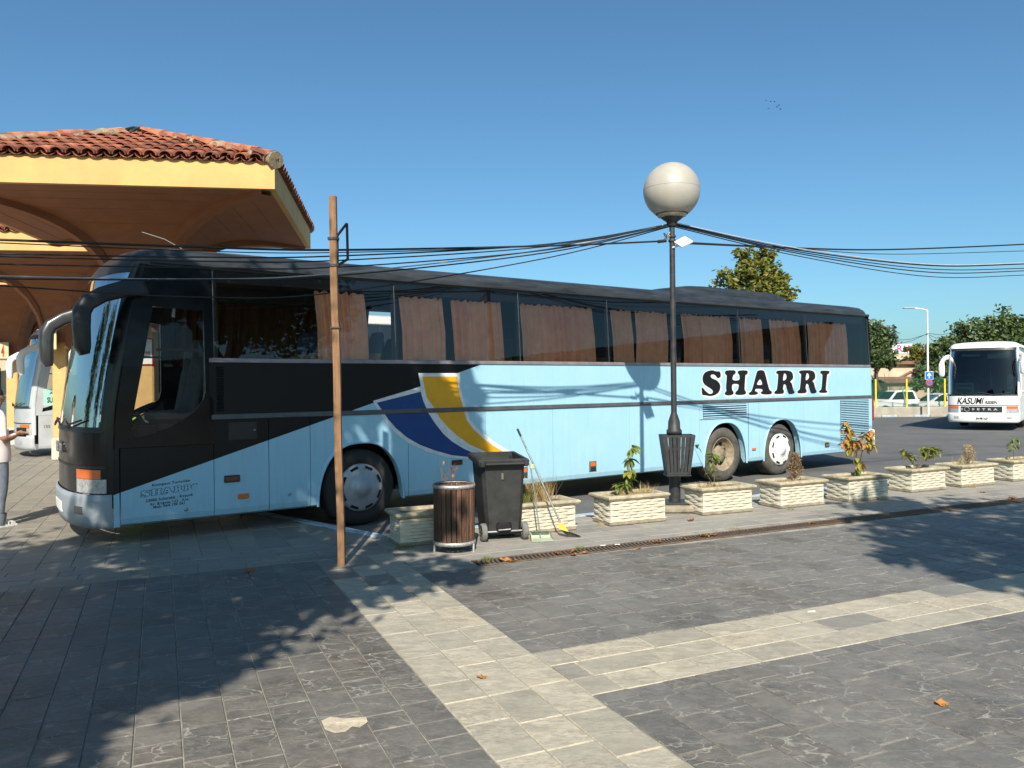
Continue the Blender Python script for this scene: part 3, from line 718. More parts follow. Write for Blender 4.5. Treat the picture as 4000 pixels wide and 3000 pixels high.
# fuel flap, lights, locks
B(MB().bbox(-1.60, -1.26, -.006, .0, 1.11, 1.33, .003), 'fuel_flap', mat('flap_black', (.014, .015, .017), .35)); B(MB().bbox(-1.37, -1.27, -.008, 0, 1.19, 1.25, .003), 'flap_latch', blackt)
B(MB().lathe([(.012, 0), (.012, .012), (.001, .014)], 12, (-1.29, -.006, 1.225), 'y'), 'flap_lock', steel)
def marker(u0, u1, z0, z1, m, name='side_marker', holder=True):
    o = B(MB().bbox(u0, u1, -.022, .0, z0, z1, .006), name, blackt if holder else m)
    if holder: MB().bbox(u0 + .012, u1 - .012, -.028, -.018, z0 + .012, z1 - .012, .004).build('lens', m, o)
    return o
marker(-1.66, -1.475, .605, .69, mat('brown_lens', (.10, .02, .012), .25, coat=.5)); marker(-1.50, -1.37, .395, .455, amber, holder=False)
for u in (2.72, 4.12):
    o = B(MB().bbox(u, u + .155, -.02, .0, .32, .485, .01), 'side_marker', railm); MB().bbox(u + .02, u + .13, -.027, -.015, .405, .465, .004).build('lens', amber, o)
    MB().bbox(u + .02, u + .13, -.026, -.016, .335, .39, .004).build('reflector', blackt, o)
marker(1.52, 1.70, .60, .67, mat('brown_lens', (.10, .02, .012), .25)); marker(8.27, 8.38, .43, .475, amber, holder=False); marker(10.68, 10.82, .36, .44, steel); marker(10.68, 10.80, .45, .475, decyel, holder=False)
for u, z in ((-2.10, .33), (-.86, .40)): B(MB().lathe([(.022, 0), (.022, .012), (.012, .018), (.001, .018)], 14, (u, 0, z), 'y'), 'panel_lock', steel)
B(MB().bbox(12.36, 12.57, -.03, .4, .30, .66, .02), 'rear_bumper', whitep); B(MB().bbox(12.50, 12.60, .0, .16, .86, 1.37, .02), 'tail_lamp', redlens)
# rear corner pillar
B(MB().add([(12.42, .0, 2.05), (12.54, .03, 2.05), (12.46, .09, 3.2), (12.36, .055, 3.2)], [(0, 1, 2, 3)]), 'rear_pillar', blackt)
B(MB().add([(12.42, 0, 1.36), (12.55, .04, 1.36), (12.55, .04, 2.06), (12.42, 0, 2.06)], [(0, 1, 2, 3)]).add([(12.46, 0, .3), (12.56, .04, .3), (12.55, .04, 1.37), (12.46, 0, 1.37)], [(0, 1, 2, 3)]), 'rear_corner', greyrear)
# roof air-conditioner
prof = [(6.05, 3.44, .55), (6.5, 3.52, .6), (7.1, 3.60, .62), (7.5, 3.615, .62), (8.6, 3.61, .62), (9.5, 3.60, .62), (9.72, 3.57, .62), (9.84, 3.50, .6), (9.90, 3.43, .58)]
rws = []
for u, zt, hw in prof:
    zb = 3.40; rw = []
    for k in range(17):
        a = PI * k / 16; y = WD / 2 - (hw + .33) * math.copysign(abs(math.cos(a)) ** .35, math.cos(a)); z = zb + (zt - zb) * abs(math.sin(a)) ** .45
        if k in (3, 13): z -= .02
        rw.append((u, y, z))
    rws.append(rw)
B(MB().grid(rws), 'air_conditioner', roofm)
# livery swoosh (vinyl, 3 mm proud of the panels)
def decal(pts, m, d, name='swoosh'):
    # keep clear of the belt rail: it stands proud and simply covers the vinyl
    mb = MB().prism([(u, z) for u, z in pts], lambda a, b_, e: (a, e, b_), -d, -.0005); return B(mb, name, m)
def sp(pts): return [sz(o, x, y) for o, x, y in pts]
yo = sp([(Z2,1200,1265),(Z2,1650,1265),(Z2,1655,1400),(Z2,1680,1520),(Z2,1715,1625),(Z6,1760,250),(Z6,1830,330),(Z6,1925,415),(Z6,2060,510),(Z6,2212,600),(Z6,2330,650),(Z6,1990,640),(Z6,1880,595),(Z6,1740,548),(Z6,1600,470),(Z6,1500,390),(Z6,1420,300),(Z6,1350,190),(Z2,1290,1640),(Z2,1245,1510)])
yi = sp([(Z2,1242,1302),(Z2,1620,1302),(Z2,1628,1420),(Z2,1650,1530),(Z2,1680,1625),(Z6,1720,250),(Z6,1790,345),(Z6,1900,450),(Z6,2010,530),(Z6,2110,590),(Z6,2160,625),(Z6,2000,625),(Z6,1890,575),(Z6,1750,515),(Z6,1620,420),(Z6,1520,330),(Z6,1430,225),(Z6,1370,120),(Z2,1290,1530)])
bo = sp([(Z2,710,1565),(Z2,1235,1408),(Z2,1262,1520),(Z2,1300,1630),(Z6,1370,200),(Z6,1440,300),(Z6,1520,400),(Z6,1620,490),(Z6,1760,562),(Z6,1900,610),(Z6,1990,650),(Z6,1860,675),(Z6,1730,674),(Z6,1500,648),(Z6,1300,594),(Z6,1090,495),(Z6,950,390),(Z6,860,290),(Z6,790,190),(Z6,745,110)])
bi = sp([(Z2,750,1585),(Z2,1225,1465),(Z2,1250,1560),(Z6,1310,180),(Z6,1390,300),(Z6,1470,400),(Z6,1560,480),(Z6,1680,555),(Z6,1800,610),(Z6,1880,640),(Z6,1750,650),(Z6,1560,630),(Z6,1380,580),(Z6,1220,520),(Z6,1080,440),(Z6,960,340),(Z6,880,250),(Z6,820,160)])
decal(bo, whitedecal, .002); decal(yo, whitedecal, .003); decal(bi, decblue, .0042); decal(yi, decyel, .0052)
for k, nm in LORDER:
    link('letter_outline', TX['out_' + k], main, (.02, -.0015, -.012), (PI / 2, 0, 0)); link('letter', TX['big_' + k], main, (0, -.0042, 0), (PI / 2, 0, 0))
tilt = R(3.4)
def flat_text(key, u0, u1, z, h, y=-.003, name='lettering'):
    me = TX[key]; xs = [v.co.x for v in me.vertices]; ys = [v.co.y for v in me.vertices]
    sx_ = (u1 - u0) / (max(xs) - min(xs)); sy_ = h / (max(ys) - min(ys))
    return link(name, me, main, (u0 - min(xs) * sx_ * math.cos(tilt), y, z - min(xs) * sx_ * math.sin(tilt)), (PI / 2, -tilt, 0), (sx_, sy_, 1))
flat_text('k1', -2.46, -2.05, .628, .040); flat_text('k2', -2.53, -2.02, .452, .034); flat_text('k3', -2.48, -2.06, .410, .037); flat_text('k4', -2.45, -2.11, .374, .031)
for k, nm in LORDER:
    for key, y in (('smo_', -.0012), ('sm_', -.0032)):
        link('small_letter', TX[key + k], main, (-2.645, y, .83), (PI / 2, -tilt, 0), (1.265, .74, 1))
# curtains: pleated cloth hanging inside the panes
def curtain_mesh(u0, u1, zb, zt, y, seed):
    r = random.Random(seed); n = max(24, int((u1 - u0) * 70)); rws = [[], [], []]; ph = r.uniform(0, 9)
    for i in range(n + 1):
        u = u0 + (u1 - u0) * i / n; w_ = (.030 + .014 * math.sin(u * 3.1 + ph)) * math.sin(u * 36 + ph + 2.6 * math.sin(u * 6.3 + ph) + 1.2 * math.sin(u * 17)) + .008 * math.sin(u * 83 + ph)
        top = zt + .022 * abs(math.sin(u * 21 + ph)) + .012 * math.sin(u * 60)
        for j, (z, k) in enumerate(((zb, 1.25), ((zb + zt) / 2, 1), (top, .8))):
            rws[j].append((u + (.02 * math.sin(z * 3 + ph)), y + w_ * k + (.05 if z > 2.8 else 0), z))
    return MB().grid(rws)
CUR = [(1238, 1428), (1562, 1735), (1765, 1963), (2040, 2318), (2393, 2474), (2482, 2604), (2662, 2857), (2896, 2982), (3012, 3128), (3159, 3306)]
for i, (a, c) in enumerate(CUR):
    f_ = lambda x: side(x, 1300)[0]
    sh = lambda u: u + (u + 4.3) * .14 / 9.74
    B(curtain_mesh(sh(f_(a)), sh(f_(c)), 2.06, 2.985, .125, i), 'curtain', curtain)
for i, (a, c) in enumerate(((-1.7, 1.35), (1.75, 4.4), (4.5, 7.9), (8.0, 12.3))):  # far side: dark curtains added to block the bright far windows
    B(mirror_y(curtain_mesh(a, c, 2.06, 3.02, .125, 30 + i)), 'curtain', mat('far_window_block', (.09, .036, .02), .9))
# interior: floor, lining, far lining, seats, luggage rack
B(MB().box(-1.6, 12.3, .1, 2.4, 1.25, 1.3).box(-2.75, -1.5, .15, 2.4, .98, 1.02), 'cabin_floor', dark)
B(MB().box(-1.9, 12.3, .09, .5, 3.02, 3.2).box(-1.9, 12.3, 2.0, 2.41, 3.0, 3.2), 'luggage_rack', mat('rack_grey', (.05, .05, .055), .8))
B(MB().box(12.2, 12.3, .1, 2.4, 1.3, 3.2), 'rear_bulkhead', dark)
def seat_mb(h0, tan):
    m = MB(); m.bbox(0, .5, 0, .46, 1.62, 1.76, .04, 0)
    rws = []
    for z, x, hw in ((1.74, .42, .23), (2.0, .50, .23), (2.2, .56, .225), (2.34, .60, .21), (2.45, .62, .17), (2.5, .63, .1)):
        rws.append([(x + .06 * math.cos(k) , .23 + hw * math.copysign(abs(math.sin(k)) ** .6, math.sin(k)), z) for k in [2 * PI * j / 12 for j in range(12)]])
    m.grid(rws[:3], 0, True, True); m.grid(rws[2:], 1, True, True); m.add(rws[-1], [tuple(range(12))], 1); return m
smesh = seat_mb(0, True).mesh('seat', [seattan, seatblue])
for u in [-.9 + .86 * i for i in range(15)]:
    for y in (.2, .68, 1.45, 1.93): 
        if u < -.5 and y > 1: continue
        link('seat', smesh, main, (u, y, 0))
dm = MB().bbox(-.28, .28, -.26, .26, 1.35, 1.5, .05)
rws = []
for z, x, hw in ((1.45, .20, .25), (1.8, .27, .27), (2.05, .31, .25), (2.12, .32, .14), (2.3, .33, .14), (2.36, .34, .08)):
    rws.append([(x + .08 * math.cos(k), hw * math.copysign(abs(math.sin(k)) ** .6, math.sin(k)), z) for k in [2 * PI * j / 14 for j in range(14)]])
dm.grid(rws, 0, True, True); dm.add(rws[-1], [tuple(range(14))]); dm.box(-.2, .2, -.2, .2, 1.0, 1.36)
dmesh = dm.mesh('driver_seat', seatgrey); link('driver_seat', dmesh, main, (-2.12, .55, -.02)); link('guide_seat', dmesh, main, (-1.95, 1.75, -.1))
sw = MB(); ringc = [(.23 * math.cos(2 * PI * i / 28), .23 * math.sin(2 * PI * i / 28), 0) for i in range(29)]
sw.tube(ringc, .017, 8, caps=False); sw.tube([(-.22, 0, 0), (.22, 0, 0)], .014, 6); sw.tube([(0, 0, 0), (0, -.22, 0)], .014, 6); sw.tube([(0, 0, 0), (-.0, 0, -.4)], .03, 8)
link('steering_wheel', sw.mesh('steering_wheel', blackt), main, (-2.52, .58, 1.46), (0, R(-28), 0))
B(MB().bbox(-3.05, -2.62, .25, 2.3, 1.0, 1.30, .05), 'dashboard', mat('dash', (.02, .02, .022), .8)); B(MB().bbox(-2.62, -2.35, .12, .36, 1.0, 1.32, .04), 'side_console', mat('dash', (.02, .02, .022), .8))
# entry step area on the far side stays open: door glass
B(MB().tube([(-1.75, .2, 3.1), (-1.75, .2, 1.3)], .03, 8), 'cab_pole', blackt)
# sun shade in the windscreen and papers
B(MB().add([front(z, x, -.06) for z in (2.78, 3.08) for x in (-.9, -.2)], [(0, 1, 3, 2)]), 'sun_blind', mat('blind', (.10, .16, .22), .7))
MB().tube([(-2.0, .5, 3.46), (-2.2, .5, 3.56), (-2.45, .5, 3.62)][::1], .0035, 5).build('antenna', cablew, main)

# ------------- other coaches
def other(name, loc, rz, label, S):
    o = empty(name, loc, rz, label=label, cat='coach'); coach(o, S); return o
wh = lambda: [(.13, True, rubber, hubm), (7.5, True, rubber, hubm)]
RZ = PI / 2 - TH
c2 = Vector((-9.07, 14.17, 0)) + BD * 1.75 + BD * 2.86
o2 = other('coach', (c2.x, c2.y, 0), RZ, 'white coach with a lime green waist hidden in the bay behind the blue coach', dict(body=whitep, waist=limegreen, roof=whitep, glass=darkglass, cabglass=darkglass, cab=blackp, bumper=whitep, nose=whitep, wind=wind, body_rear=whitep, mirror=(whitep, whitep), wheels=wh()))
c3 = at(138, 1755, 20.3) + BD * 2.86
o3 = other('coach', (c3.x, c3.y, 0), RZ, 'silver coach with a SUHAREKË sign in its cab window beyond the columns', dict(body=silver, waist=silver, roof=silver, glass=darkglass, cabglass=wclear, cab=silver, bumper=silver, nose=silver, wind=wind, body_rear=silver, mirror=(whitep, whitep), bright=1, wheels=wh()))
MB().box(-2.66, -1.98, -.016, -.004, 1.34, 1.76).build('destination_sign', mintsign, o3); link('lettering', TX['suh'], o3, (-2.32, -.021, 1.41), (PI / 2, 0, 0), (.56, .95, 1)); link('lettering', TX['xhr'], o3, (-2.40, -.021, 1.63), (PI / 2, 0, 0), (.8, .8, 1))
link('lettering', TX['n155'], o3, (-2.6, -.003, .75), (PI / 2, 0, 0))
MB().bbox(-3.0, -2.62, .25, 2.3, 1.0, 1.3, .05).build('dashboard', blackt, o3)
D4 = Vector((.60, .80, 0)); k4 = at(3985, 1649, 31.0); p4_ = k4 + D4 * 2.86
o4 = other('coach', (p4_.x, p4_.y, roadz(31) + .12), math.atan2(D4.y, D4.x), 'white coach with KASUMI REISEN on its front driving on the road at the right', dict(body=whitep, waist=whitep, roof=whitep, glass=darkglass, cabglass=wclear, cab=whitep, bumper=whitep, nose=whitep, wind=glass('far_windscreen', (.10, .13, .15), 1.1), body_rear=whitep, mirror=(whitep, whitep), bright=1, wheels=wh(), rail=whitep, sill=whitep))
front_patch(.60, .83, -.55, .60, .006, 2, 16).build('grille', blackt, o4)
def on_nose(key, ya, yb, z, h, off=.012):
    # lettering bent round the nose: text runs from local y = ya down to yb
    me = TX[key].copy(); xs = [v.co.x for v in me.vertices]; ys = [v.co.y for v in me.vertices]; x0, x1, y0, y1 = min(xs), max(xs), min(ys), max(ys)
    for v in me.vertices:
        yy = ya + (yb - ya) * (v.co.x - x0) / (x1 - x0); zz = z + h * (v.co.y - y0) / (y1 - y0)
        wv = (yy - WD / 2) / (WD / 2 - lerp(VS, zz)); v.co = (front(zz, wv, off + v.co.z)[0], yy, zz)
    link('lettering', me, o4)
on_nose('kas', 2.12, 1.18, .93, .26); on_nose('rei', 1.14, .72, .94, .12); on_nose('set', 1.60, .72, .68, .085); on_nose('kk', 1.98, 1.90, .67, .10); on_nose('plate', 1.45, 1.05, .325, .075, .055)
MB().tube([(front(.72, .42, .03)[0], front(.72, .42)[1] + .085 * math.cos(a * PI / 8), .72 + .085 * math.sin(a * PI / 8)) for a in range(17)], .008, 5).build('badge_ring', silver, o4)
MB().box(-3.02, -3.0, 1.55, 2.2, 1.38, 1.78).build('destination_sign', mintsign, o4)
link('lettering', TX['priz'], o4, (-3.03, 1.88, 1.42), (PI / 2, 0, -PI / 2), (.7, .7, 1)); link('lettering', TX['kr2'], o4, (-3.03, 1.88, 1.65), (PI / 2, 0, -PI / 2), (.65, .65, 1))
for y0, y1, z0 in ((.35, 1.1, 2.75), (1.35, 2.0, 2.85)):
    MB().add([(-2.72, y0, 3.05), (-2.72, y1, 3.05), (-2.76, y1, z0), (-2.76, y0, z0)], [(0, 1, 2, 3)]).build('sun_blind', mintsign, o4)
link('driver_seat', dmesh, o4, (-2.0, .55, 0)); link('guide_seat', dmesh, o4, (-2.0, 1.75, -.1)); MB().bbox(-3.05, -2.62, .2, 2.3, 1.0, 1.3, .05).build('dashboard', blackt, o4)
# ---------------------------------------------------------------- station canopies
CA = R(8.6); e1 = Vector((math.cos(CA), math.sin(CA), 0)); e2 = Vector((-math.sin(CA), math.cos(CA), 0))
C1 = Vector((-6.58, 14.2, 0)); STEP = Vector((-4.6, 5.4, 0)); HS = 2.55
def soffit_z(r):
    # curved rise from the column head to the rim
    t = min(1, max(0, (r - .3) / (HS - .3))); return 2.9 + 1.86 * (1 - (1 - t) ** 3.4) ** .44
tile = MB(); rws = []
for i, (y, r0, h) in enumerate(((0, .098, .0), (.43, .078, .0))):
    rws.append([(r0 * math.cos(PI * k / 8), y, r0 * math.sin(PI * k / 8) * .9) for k in range(9)])
rin = [[(x * .84, y, z * .84) for x, y, z in r] for r in rws]
tile.grid(rws).grid([list(reversed(r)) for r in rin]); tile.add(rws[0] + rin[0], [(k, k + 1, 10 + k, 9 + k) for k in range(8)])
tile_me = tile.mesh('roof_tile', tilem)
pan = MB(); pr = []
for y in (0, .43): pr.append([(.10 * math.cos(PI + PI * k / 6), y, .055 + .075 * math.sin(PI + PI * k / 6)) for k in range(7)])
pan.grid(pr); pan_me = pan.mesh('pan_tile', tilem)
PITCH = math.atan2(1.12, HS + .1)
def tiles(root, sidei, parts, rr, maxrow=9):
    # one roof slope: local x along the eave, rows going up to the apex
    half = HS + .12; n = int(2 * half / .222); sl = half / math.cos(PITCH); mb = MB()
    rot = Matrix.Rotation(sidei * PI / 2, 4, 'Z')
    for row in range(7):
        d = .40 * row
        for i in range(n + 1):
            x = -half + .09 + i * (2 * half - .18) / n
            lim = half - d * math.cos(PITCH)
            if abs(x) > lim - .02: continue
            for kind in (0, 1):
                if kind == 1: x2 = x + (half - .09) / n
                else: x2 = x
                if abs(x2) > lim: continue
                M4 = rot @ Matrix.Translation((x2, -half - .02 + d * math.cos(PITCH), 5.17 + d * math.sin(PITCH) + (.028 if kind == 0 else 0) + rr.uniform(-.006, .006))) @ Matrix.Rotation(PITCH - .05 + rr.uniform(-.02, .02), 4, 'X') @ Matrix.Rotation(rr.uniform(-.03, .03), 4, 'Z')
                if parts:
                    o = link('roof_tile' if kind == 0 else 'pan_tile', tile_me if kind == 0 else pan_me, root); o.matrix_local = M4
                else:
                    src = tile if kind == 0 else pan
                    mb.add([M4 @ Vector(v) for v in src.v], src.f, 0, True)
    if mb.v: mb.build('roof_tiles', tilem, root, kind='stuff')
ordn = ['nearest', 'second', 'third', 'fourth', 'fifth', 'sixth', 'seventh', 'eighth']
for ci in range(8):
    c = C1 + STEP * ci
    root = empty('canopy', c, CA, label=f'yellow concrete bus bay canopy with clay tile roof, {ordn[ci]} in the row from the camera', cat='canopy', group='bus bay canopies in a stepped row')
    rr = random.Random(ci)
    # column
    MB().bbox(-.17, .17, -.17, .17, 0, 3.0, .025).bbox(-.25, .25, -.25, .25, 2.95, 3.3, .06).build('column', mat('column_render', (.66, .40, .165), .95, var=.12, scale=5, bmp=.9, bscale=45), root)
    MB().bbox(-.195, .195, -.195, .195, 0, .55, .02).build('column_base', mat('base_stone', (.55, .48, .38), .9, var=.2, scale=8, bmp=.4), root)
    # soffit: four curved faces meeting on the diagonals
    for q in range(4):
        rot = Matrix.Rotation(q * PI / 2, 3, 'Z'); rws = []
        for i in range(13):
            r = .24 + (HS - .24) * i / 12; rws.append([tuple(rot @ Vector((r * (2 * k / 6 - 1), -r, soffit_z(r)))) for k in range(7)])
        o = MB().grid(rws).build('soffit_face', shaded_yellow, root)
        # board marks
        for i in range(2, 12, 2):
            r = .24 + (HS - .24) * i / 12; z = soffit_z(r)
            MB().tube([tuple(rot @ Vector((-r, -r - .0, z - .001))), tuple(rot @ Vector((r, -r, z - .001)))], .006, 4).build('board_mark', shaded_yellow, root)
        # diagonal rib
        rb = []
        for i in range(15):
            r = .24 + (HS - .30) * i / 14; z = soffit_z(r); dp = .06 + .09 * (1 - i / 14)
            a = Vector((r, -r, 0)); nrm = Vector((1, 1, 0)).normalized() * .085
            rb.append([tuple(rot @ (a - nrm + Vector((0, 0, z + .05)))), tuple(rot @ (a - nrm + Vector((0, 0, z - dp)))), tuple(rot @ (a + nrm + Vector((0, 0, z - dp)))), tuple(rot @ (a + nrm + Vector((0, 0, z + .05))))])
        MB().grid(rb, sm=False).build('rib', shaded_yellow, root)
        # fascia
        f_ = MB().box(-HS - .09, HS + .0899, -HS - .09, -HS, 4.76, 5.16) if q % 2 == 0 else MB().box(-HS + .001, HS - .001, -HS - .088, -HS, 4.762, 5.158)
        f_.v = [tuple(rot @ Vector(v)) for v in f_.v]; f_.build('fascia', yellow, root)
    hh = HS + .12
    MB().add([(-hh, -hh, 5.165), (hh, -hh, 5.165), (hh, hh, 5.165), (-hh, hh, 5.165), (0, 0, 6.28)], [(0, 1, 4), (1, 2, 4), (2, 3, 4), (3, 0, 4), (3, 2, 1, 0)]).build('roof_deck', mat('roof_deck', (.16, .07, .045), .95), root)
    # tiles: front and right slopes are the ones that show
    if ci < 2:
        tiles(root, 0, True, rr)
        if ci == 0: tiles(root, 1, True, rr)
    elif ci < 5: tiles(root, 0, False, rr)
    if ci < 2:
        for q in (0, 1, 3):
            rot = Matrix.Rotation(q * PI / 2, 4, 'Z'); L = math.hypot(hh * math.sqrt(2), 1.15); n = int(L / .36)
            # mortar bed
            pts = [rot @ Vector((hh * (1 - k / 16), -hh * (1 - k / 16), 5.20 + 1.12 * k / 16 + rr.uniform(-.012, .012))) for k in range(17)]
            MB().tube(pts, [.115 + rr.uniform(-.02, .025) for _ in pts], 8).build('hip_mortar', mortar, root)
            for k in range(n):
                t = (k + .1) / n; M4 = rot @ Matrix.Translation((hh * (1 - t), -hh * (1 - t), 5.24 + 1.12 * t + rr.uniform(0, .02))) @ Matrix.Rotation(PI / 4, 4, 'Z') @ Matrix.Rotation(math.atan2(1.12, hh * 1.414) + .03, 4, 'X')
                o = link('hip_tile', tile_me, root); o.matrix_local = M4 @ Matrix.Scale(1.0, 4)
    # bay number box on the column, facing the nose of the coaches
    nb = {0: 'n1', 1: 'n2', 2: 'n4', 3: 'n6', 4: 'n8'}.get(ci)
    if nb:
        bx_ = empty('bay_sign', c + Vector((0, 0, 0)), RZ - PI / 2, label=f'cream bay number box with a red {nb[1]} on the {ordn[ci]} canopy column', cat='sign', group='bay number boxes')
        zb = 2.70
        MB().bbox(-.55, .62, -.42, -.165, zb, zb + .52, .015).build('sign_box', signcream, bx_)
        link('number', TX[nb], bx_, (.28, -.424, zb + .09), (PI / 2, 0, 0)); link('number', TX[nb], bx_, (-.555, -.33, zb + .09), (PI / 2, 0, -PI / 2), (.32, 1, 1))
        link('number', TX[nb], bx_, (.625, -.33, zb + .09), (PI / 2, 0, PI / 2), (.32, 1, 1))
        if ci == 0:
            ps = empty('destination_board', c, CA, label='white PRISHTINE board with red border hanging on a column seen through the cab window', cat='sign')
            MB().bbox(-.17, .17, -.195, -.165, 2.16, 2.64, .01).build('border', redp, ps); MB().bbox(-.153, .153, -.20, -.19, 2.18, 2.62, .004).build('face', signwhite, ps); link('lettering', TX['pri'], ps, (0, -.204, 2.36), (PI / 2, 0, 0), (.62, .8, 1))

gb = at(538, 1650, 13.6); MB().bbox(-.16, .16, -.02, .02, 0, gb.z + .12, .01).build('green_board', limegreen, None, loc=(gb.x, gb.y, 0), rot=(0, 0, CA), label='lime green board at the column, seen low through the cab window', cat='board')
# cable remains on the nearest roof
ap = C1 + Vector((0, 0, 6.3))
wl = MB().tube([ap + Vector((-.25, -.3, .05)), ap + Vector((-.45, -.7, -.12)), ap + Vector((-.8, -1.0, -.26)), ap + Vector((-1.1, -1.0, -.3)), ap + Vector((-1.3, -1.5, -.45)), ap + Vector((-2.0, -2.2, -.75)), ap + Vector((-2.6, -2.7, -1.35)), ap + Vector((-3.3, -3.2, -1.6))], .012, 6)
wl.build('loose_cable', cablew, label='white loose cable trailing over the nearest canopy roof', cat='cable')
MB().tube([ap + Vector((-.15, -.35, .0)), ap + Vector((-.1, -.2, .08)), ap + Vector((.05, -.1, .10)), ap + Vector((-.02, -.3, .02)), ap + Vector((-.18, -.4, -.16))], .03, 6).build('cable_coil', cablem, label='black bundle of cable tied at the peak of the nearest canopy roof', cat='cable')

# ---------------------------------------------------------------- wooden post with bracket
pb = ground(738 * K, 1222 * K); ptop = at(718 * K, 424 * K, pb.y)
post = empty('timber_post', pb, 0, label='tall square timber post standing in front of the coach door', cat='post')
ax = (ptop - pb); m = MB(); hwx, hwy = .034, .026
def ringq(p): return [(p.x - hwx, p.y - hwy, p.z), (p.x + hwx, p.y - hwy, p.z), (p.x + hwx, p.y + hwy, p.z), (p.x - hwx, p.y + hwy, p.z)]
rws = [ringq(ax * (i / 24) + Vector((.004 * math.sin(i * .6), 0, 0))) for i in range(25)]
m.grid(rws, sm=False, closed=True).add(rws[-1], [(0, 1, 2, 3)]); m.build('shaft', woodm, post)
for z in (3.19, 2.93):
    cxy = ax * (z / ax.z); MB().box(cxy.x - .05, cxy.x + .05, -.035, .035, z - .012, z + .012).build('clamp', iron, post)
cxy = ax * (3.06 / ax.z); x0 = cxy.x + .036
fr_ = MB()
for a, b_ in (((x0, 0, 2.93), (x0, 0, 3.22)), ((x0, 0, 3.22), (x0 + .095, 0, 3.34)), ((x0 + .095, 0, 3.34), (x0 + .10, 0, 2.99)), ((x0 + .10, 0, 2.99), (x0, 0, 2.93))): fr_.tube([a, b_], .013, 4)
fr_.build('bracket', iron, post)
MB().tube([tuple(ax * ((2.32) / ax.z) + Vector((dx, dy, 0))) for dx, dy in ((-.036, -.03), (.036, -.03), (.036, .03), (-.036, .03), (-.036, -.03))], .012, 5).build('wire_tie', rust, post)

# ---------------------------------------------------------------- lamp post
lb = Vector((2.22, 10.83, 0)); lamp = empty('street_lamp', lb, 0, label='black lamp post with a large white globe between two planters', cat='lamp')
MB().bbox(-.42, .30, -.32, .28, 0, .10, .03).build('plinth', plinthm, lamp)
MB().bbox(-.2, .2, -.2, .2, .10, .125, .01).build('base_plate', iron, lamp)
MB().lathe([(.078, .12), (.078, 1.04), (.105, 1.05), (.105, 1.10), (.085, 1.12), (.08, 1.22), (.04, 1.34), (.04, 1.36)], 20).build('lower_column', iron, lamp)
MB().lathe([(.04, 1.35), (.04, 2.6), (.037, 3.97)], 16).build('pole', iron, lamp)
MB().lathe([(.06, 3.90), (.075, 3.96), (.13, 4.0), (.16, 4.03)], 24).build('globe_cap', iron, lamp)
gp = []
for i in range(25):
    a = -PI / 2 + PI * i / 24; gp.append((max(.001, .385 * math.cos(a)), 4.385 + .385 * math.sin(a)))
gp = [q for q in gp if q[1] > 4.05]
MB().lathe([(.15, 4.02), (.19, 4.035), (.205, 4.06)] , 32).build('globe_neck', mat('neck', (.42, .38, .30), .8, var=.4, scale=12), lamp)
gl = MB().lathe(gp, 40).build('globe', globem, lamp); MB().lathe([(.3855, 4.403), (.3868, 4.405), (.3855, 4.407)], 48).build('globe_seam', globem, lamp); MB().lathe([(.205, 4.058), (.222, 4.068), (.215, 4.085)], 40).build('globe_rim', rust, lamp)
fl = MB(); fl.bbox(-.12, .12, -.10, .10, -.02, .02, .008)
f1 = link('floodlight', fl.mesh('floodlight', whitep), lamp, (.13, -.12, 3.66), (R(38), R(-26), R(20)), (.82, .82, .82))
MB().box(-.09, .09, -.075, .075, -.026, -.0205).build('lens', mat('flood_lens', (.72, .72, .66), .25), f1)
MB().tube([(0, -.04, 3.60), (.06, -.09, 3.62), (.13, -.11, 3.66)], .014, 6).build('floodlight_arm', whitep, lamp)
for z in (3.70, 3.76): MB().lathe([(.05, z - .015), (.055, z), (.05, z + .015)], 12).build('clamp', iron, lamp)
for k in range(5):
    r2 = random.Random(k); MB().tube([(-.05 + r2.uniform(-.08, .02), -.05, 3.70 + r2.uniform(0, .12)) for _ in range(6)], .005, 4).build('tie_wire', iron if k % 2 else cablew, lamp)
# basket bin hung on the lamp column
bk = empty('lamp_bin', lb + Vector((0, -.17, 0)), 0, label='black slatted metal litter basket hung on the lamp post', cat='bin')
TW, BW, TDp, BDp, ZB, ZT = .215, .15, .15, .11, .52, 1.05
def bpt(a, z):
    t = (z - ZB) / (ZT - ZB); return a
pw = [(-1, -1), (1, -1), (1, 1), (-1, 1)]
for s_, (p0_, p1_) in enumerate(zip(pw, pw[1:] + pw[:1])):
    for i in range(7 if s_ % 2 == 0 else 5):
        n_ = 7 if s_ % 2 == 0 else 5; f_ = (i + .5) / n_
        def P(z, e):
            t = (z - ZB) / (ZT - ZB); wx, wy = BW + (TW - BW) * t, BDp + (TDp - BDp) * t; g = f_ + e
            return Vector(((p0_[0] + (p1_[0] - p0_[0]) * g) * wx, (p0_[1] + (p1_[1] - p0_[1]) * g) * wy, z))
        e = .39 / n_; nrm = Vector((p0_[0] + p1_[0], p0_[1] + p1_[1], 0)).normalized() * .006
        m = MB(); q = [P(ZB, -e), P(ZB, e), P(ZT - .02, e), P(ZT - .02, -e)]
        m.add([v + nrm for v in q] + [v - nrm for v in q], [(0, 1, 2, 3), (7, 6, 5, 4), (0, 3, 7, 4), (1, 5, 6, 2)]); m.build('slat', iron, bk)
def hoop(z, name, h=.022):
    t = (z - ZB) / (ZT - ZB); wx, wy = BW + (TW - BW) * t + .006, BDp + (TDp - BDp) * t + .006
    m = MB(); a = [(x * wx, y * wy, z) for x, y in pw]; m.grid([a, [(x, y, z + h) for x, y, z in a]], sm=False, closed=True); m.grid([[(x * .96, y * .95, z) for x, y, z in a], [(x * .96, y * .95, z + h) for x, y, z in a]], sm=False, closed=True); m.build(name, iron, bk)
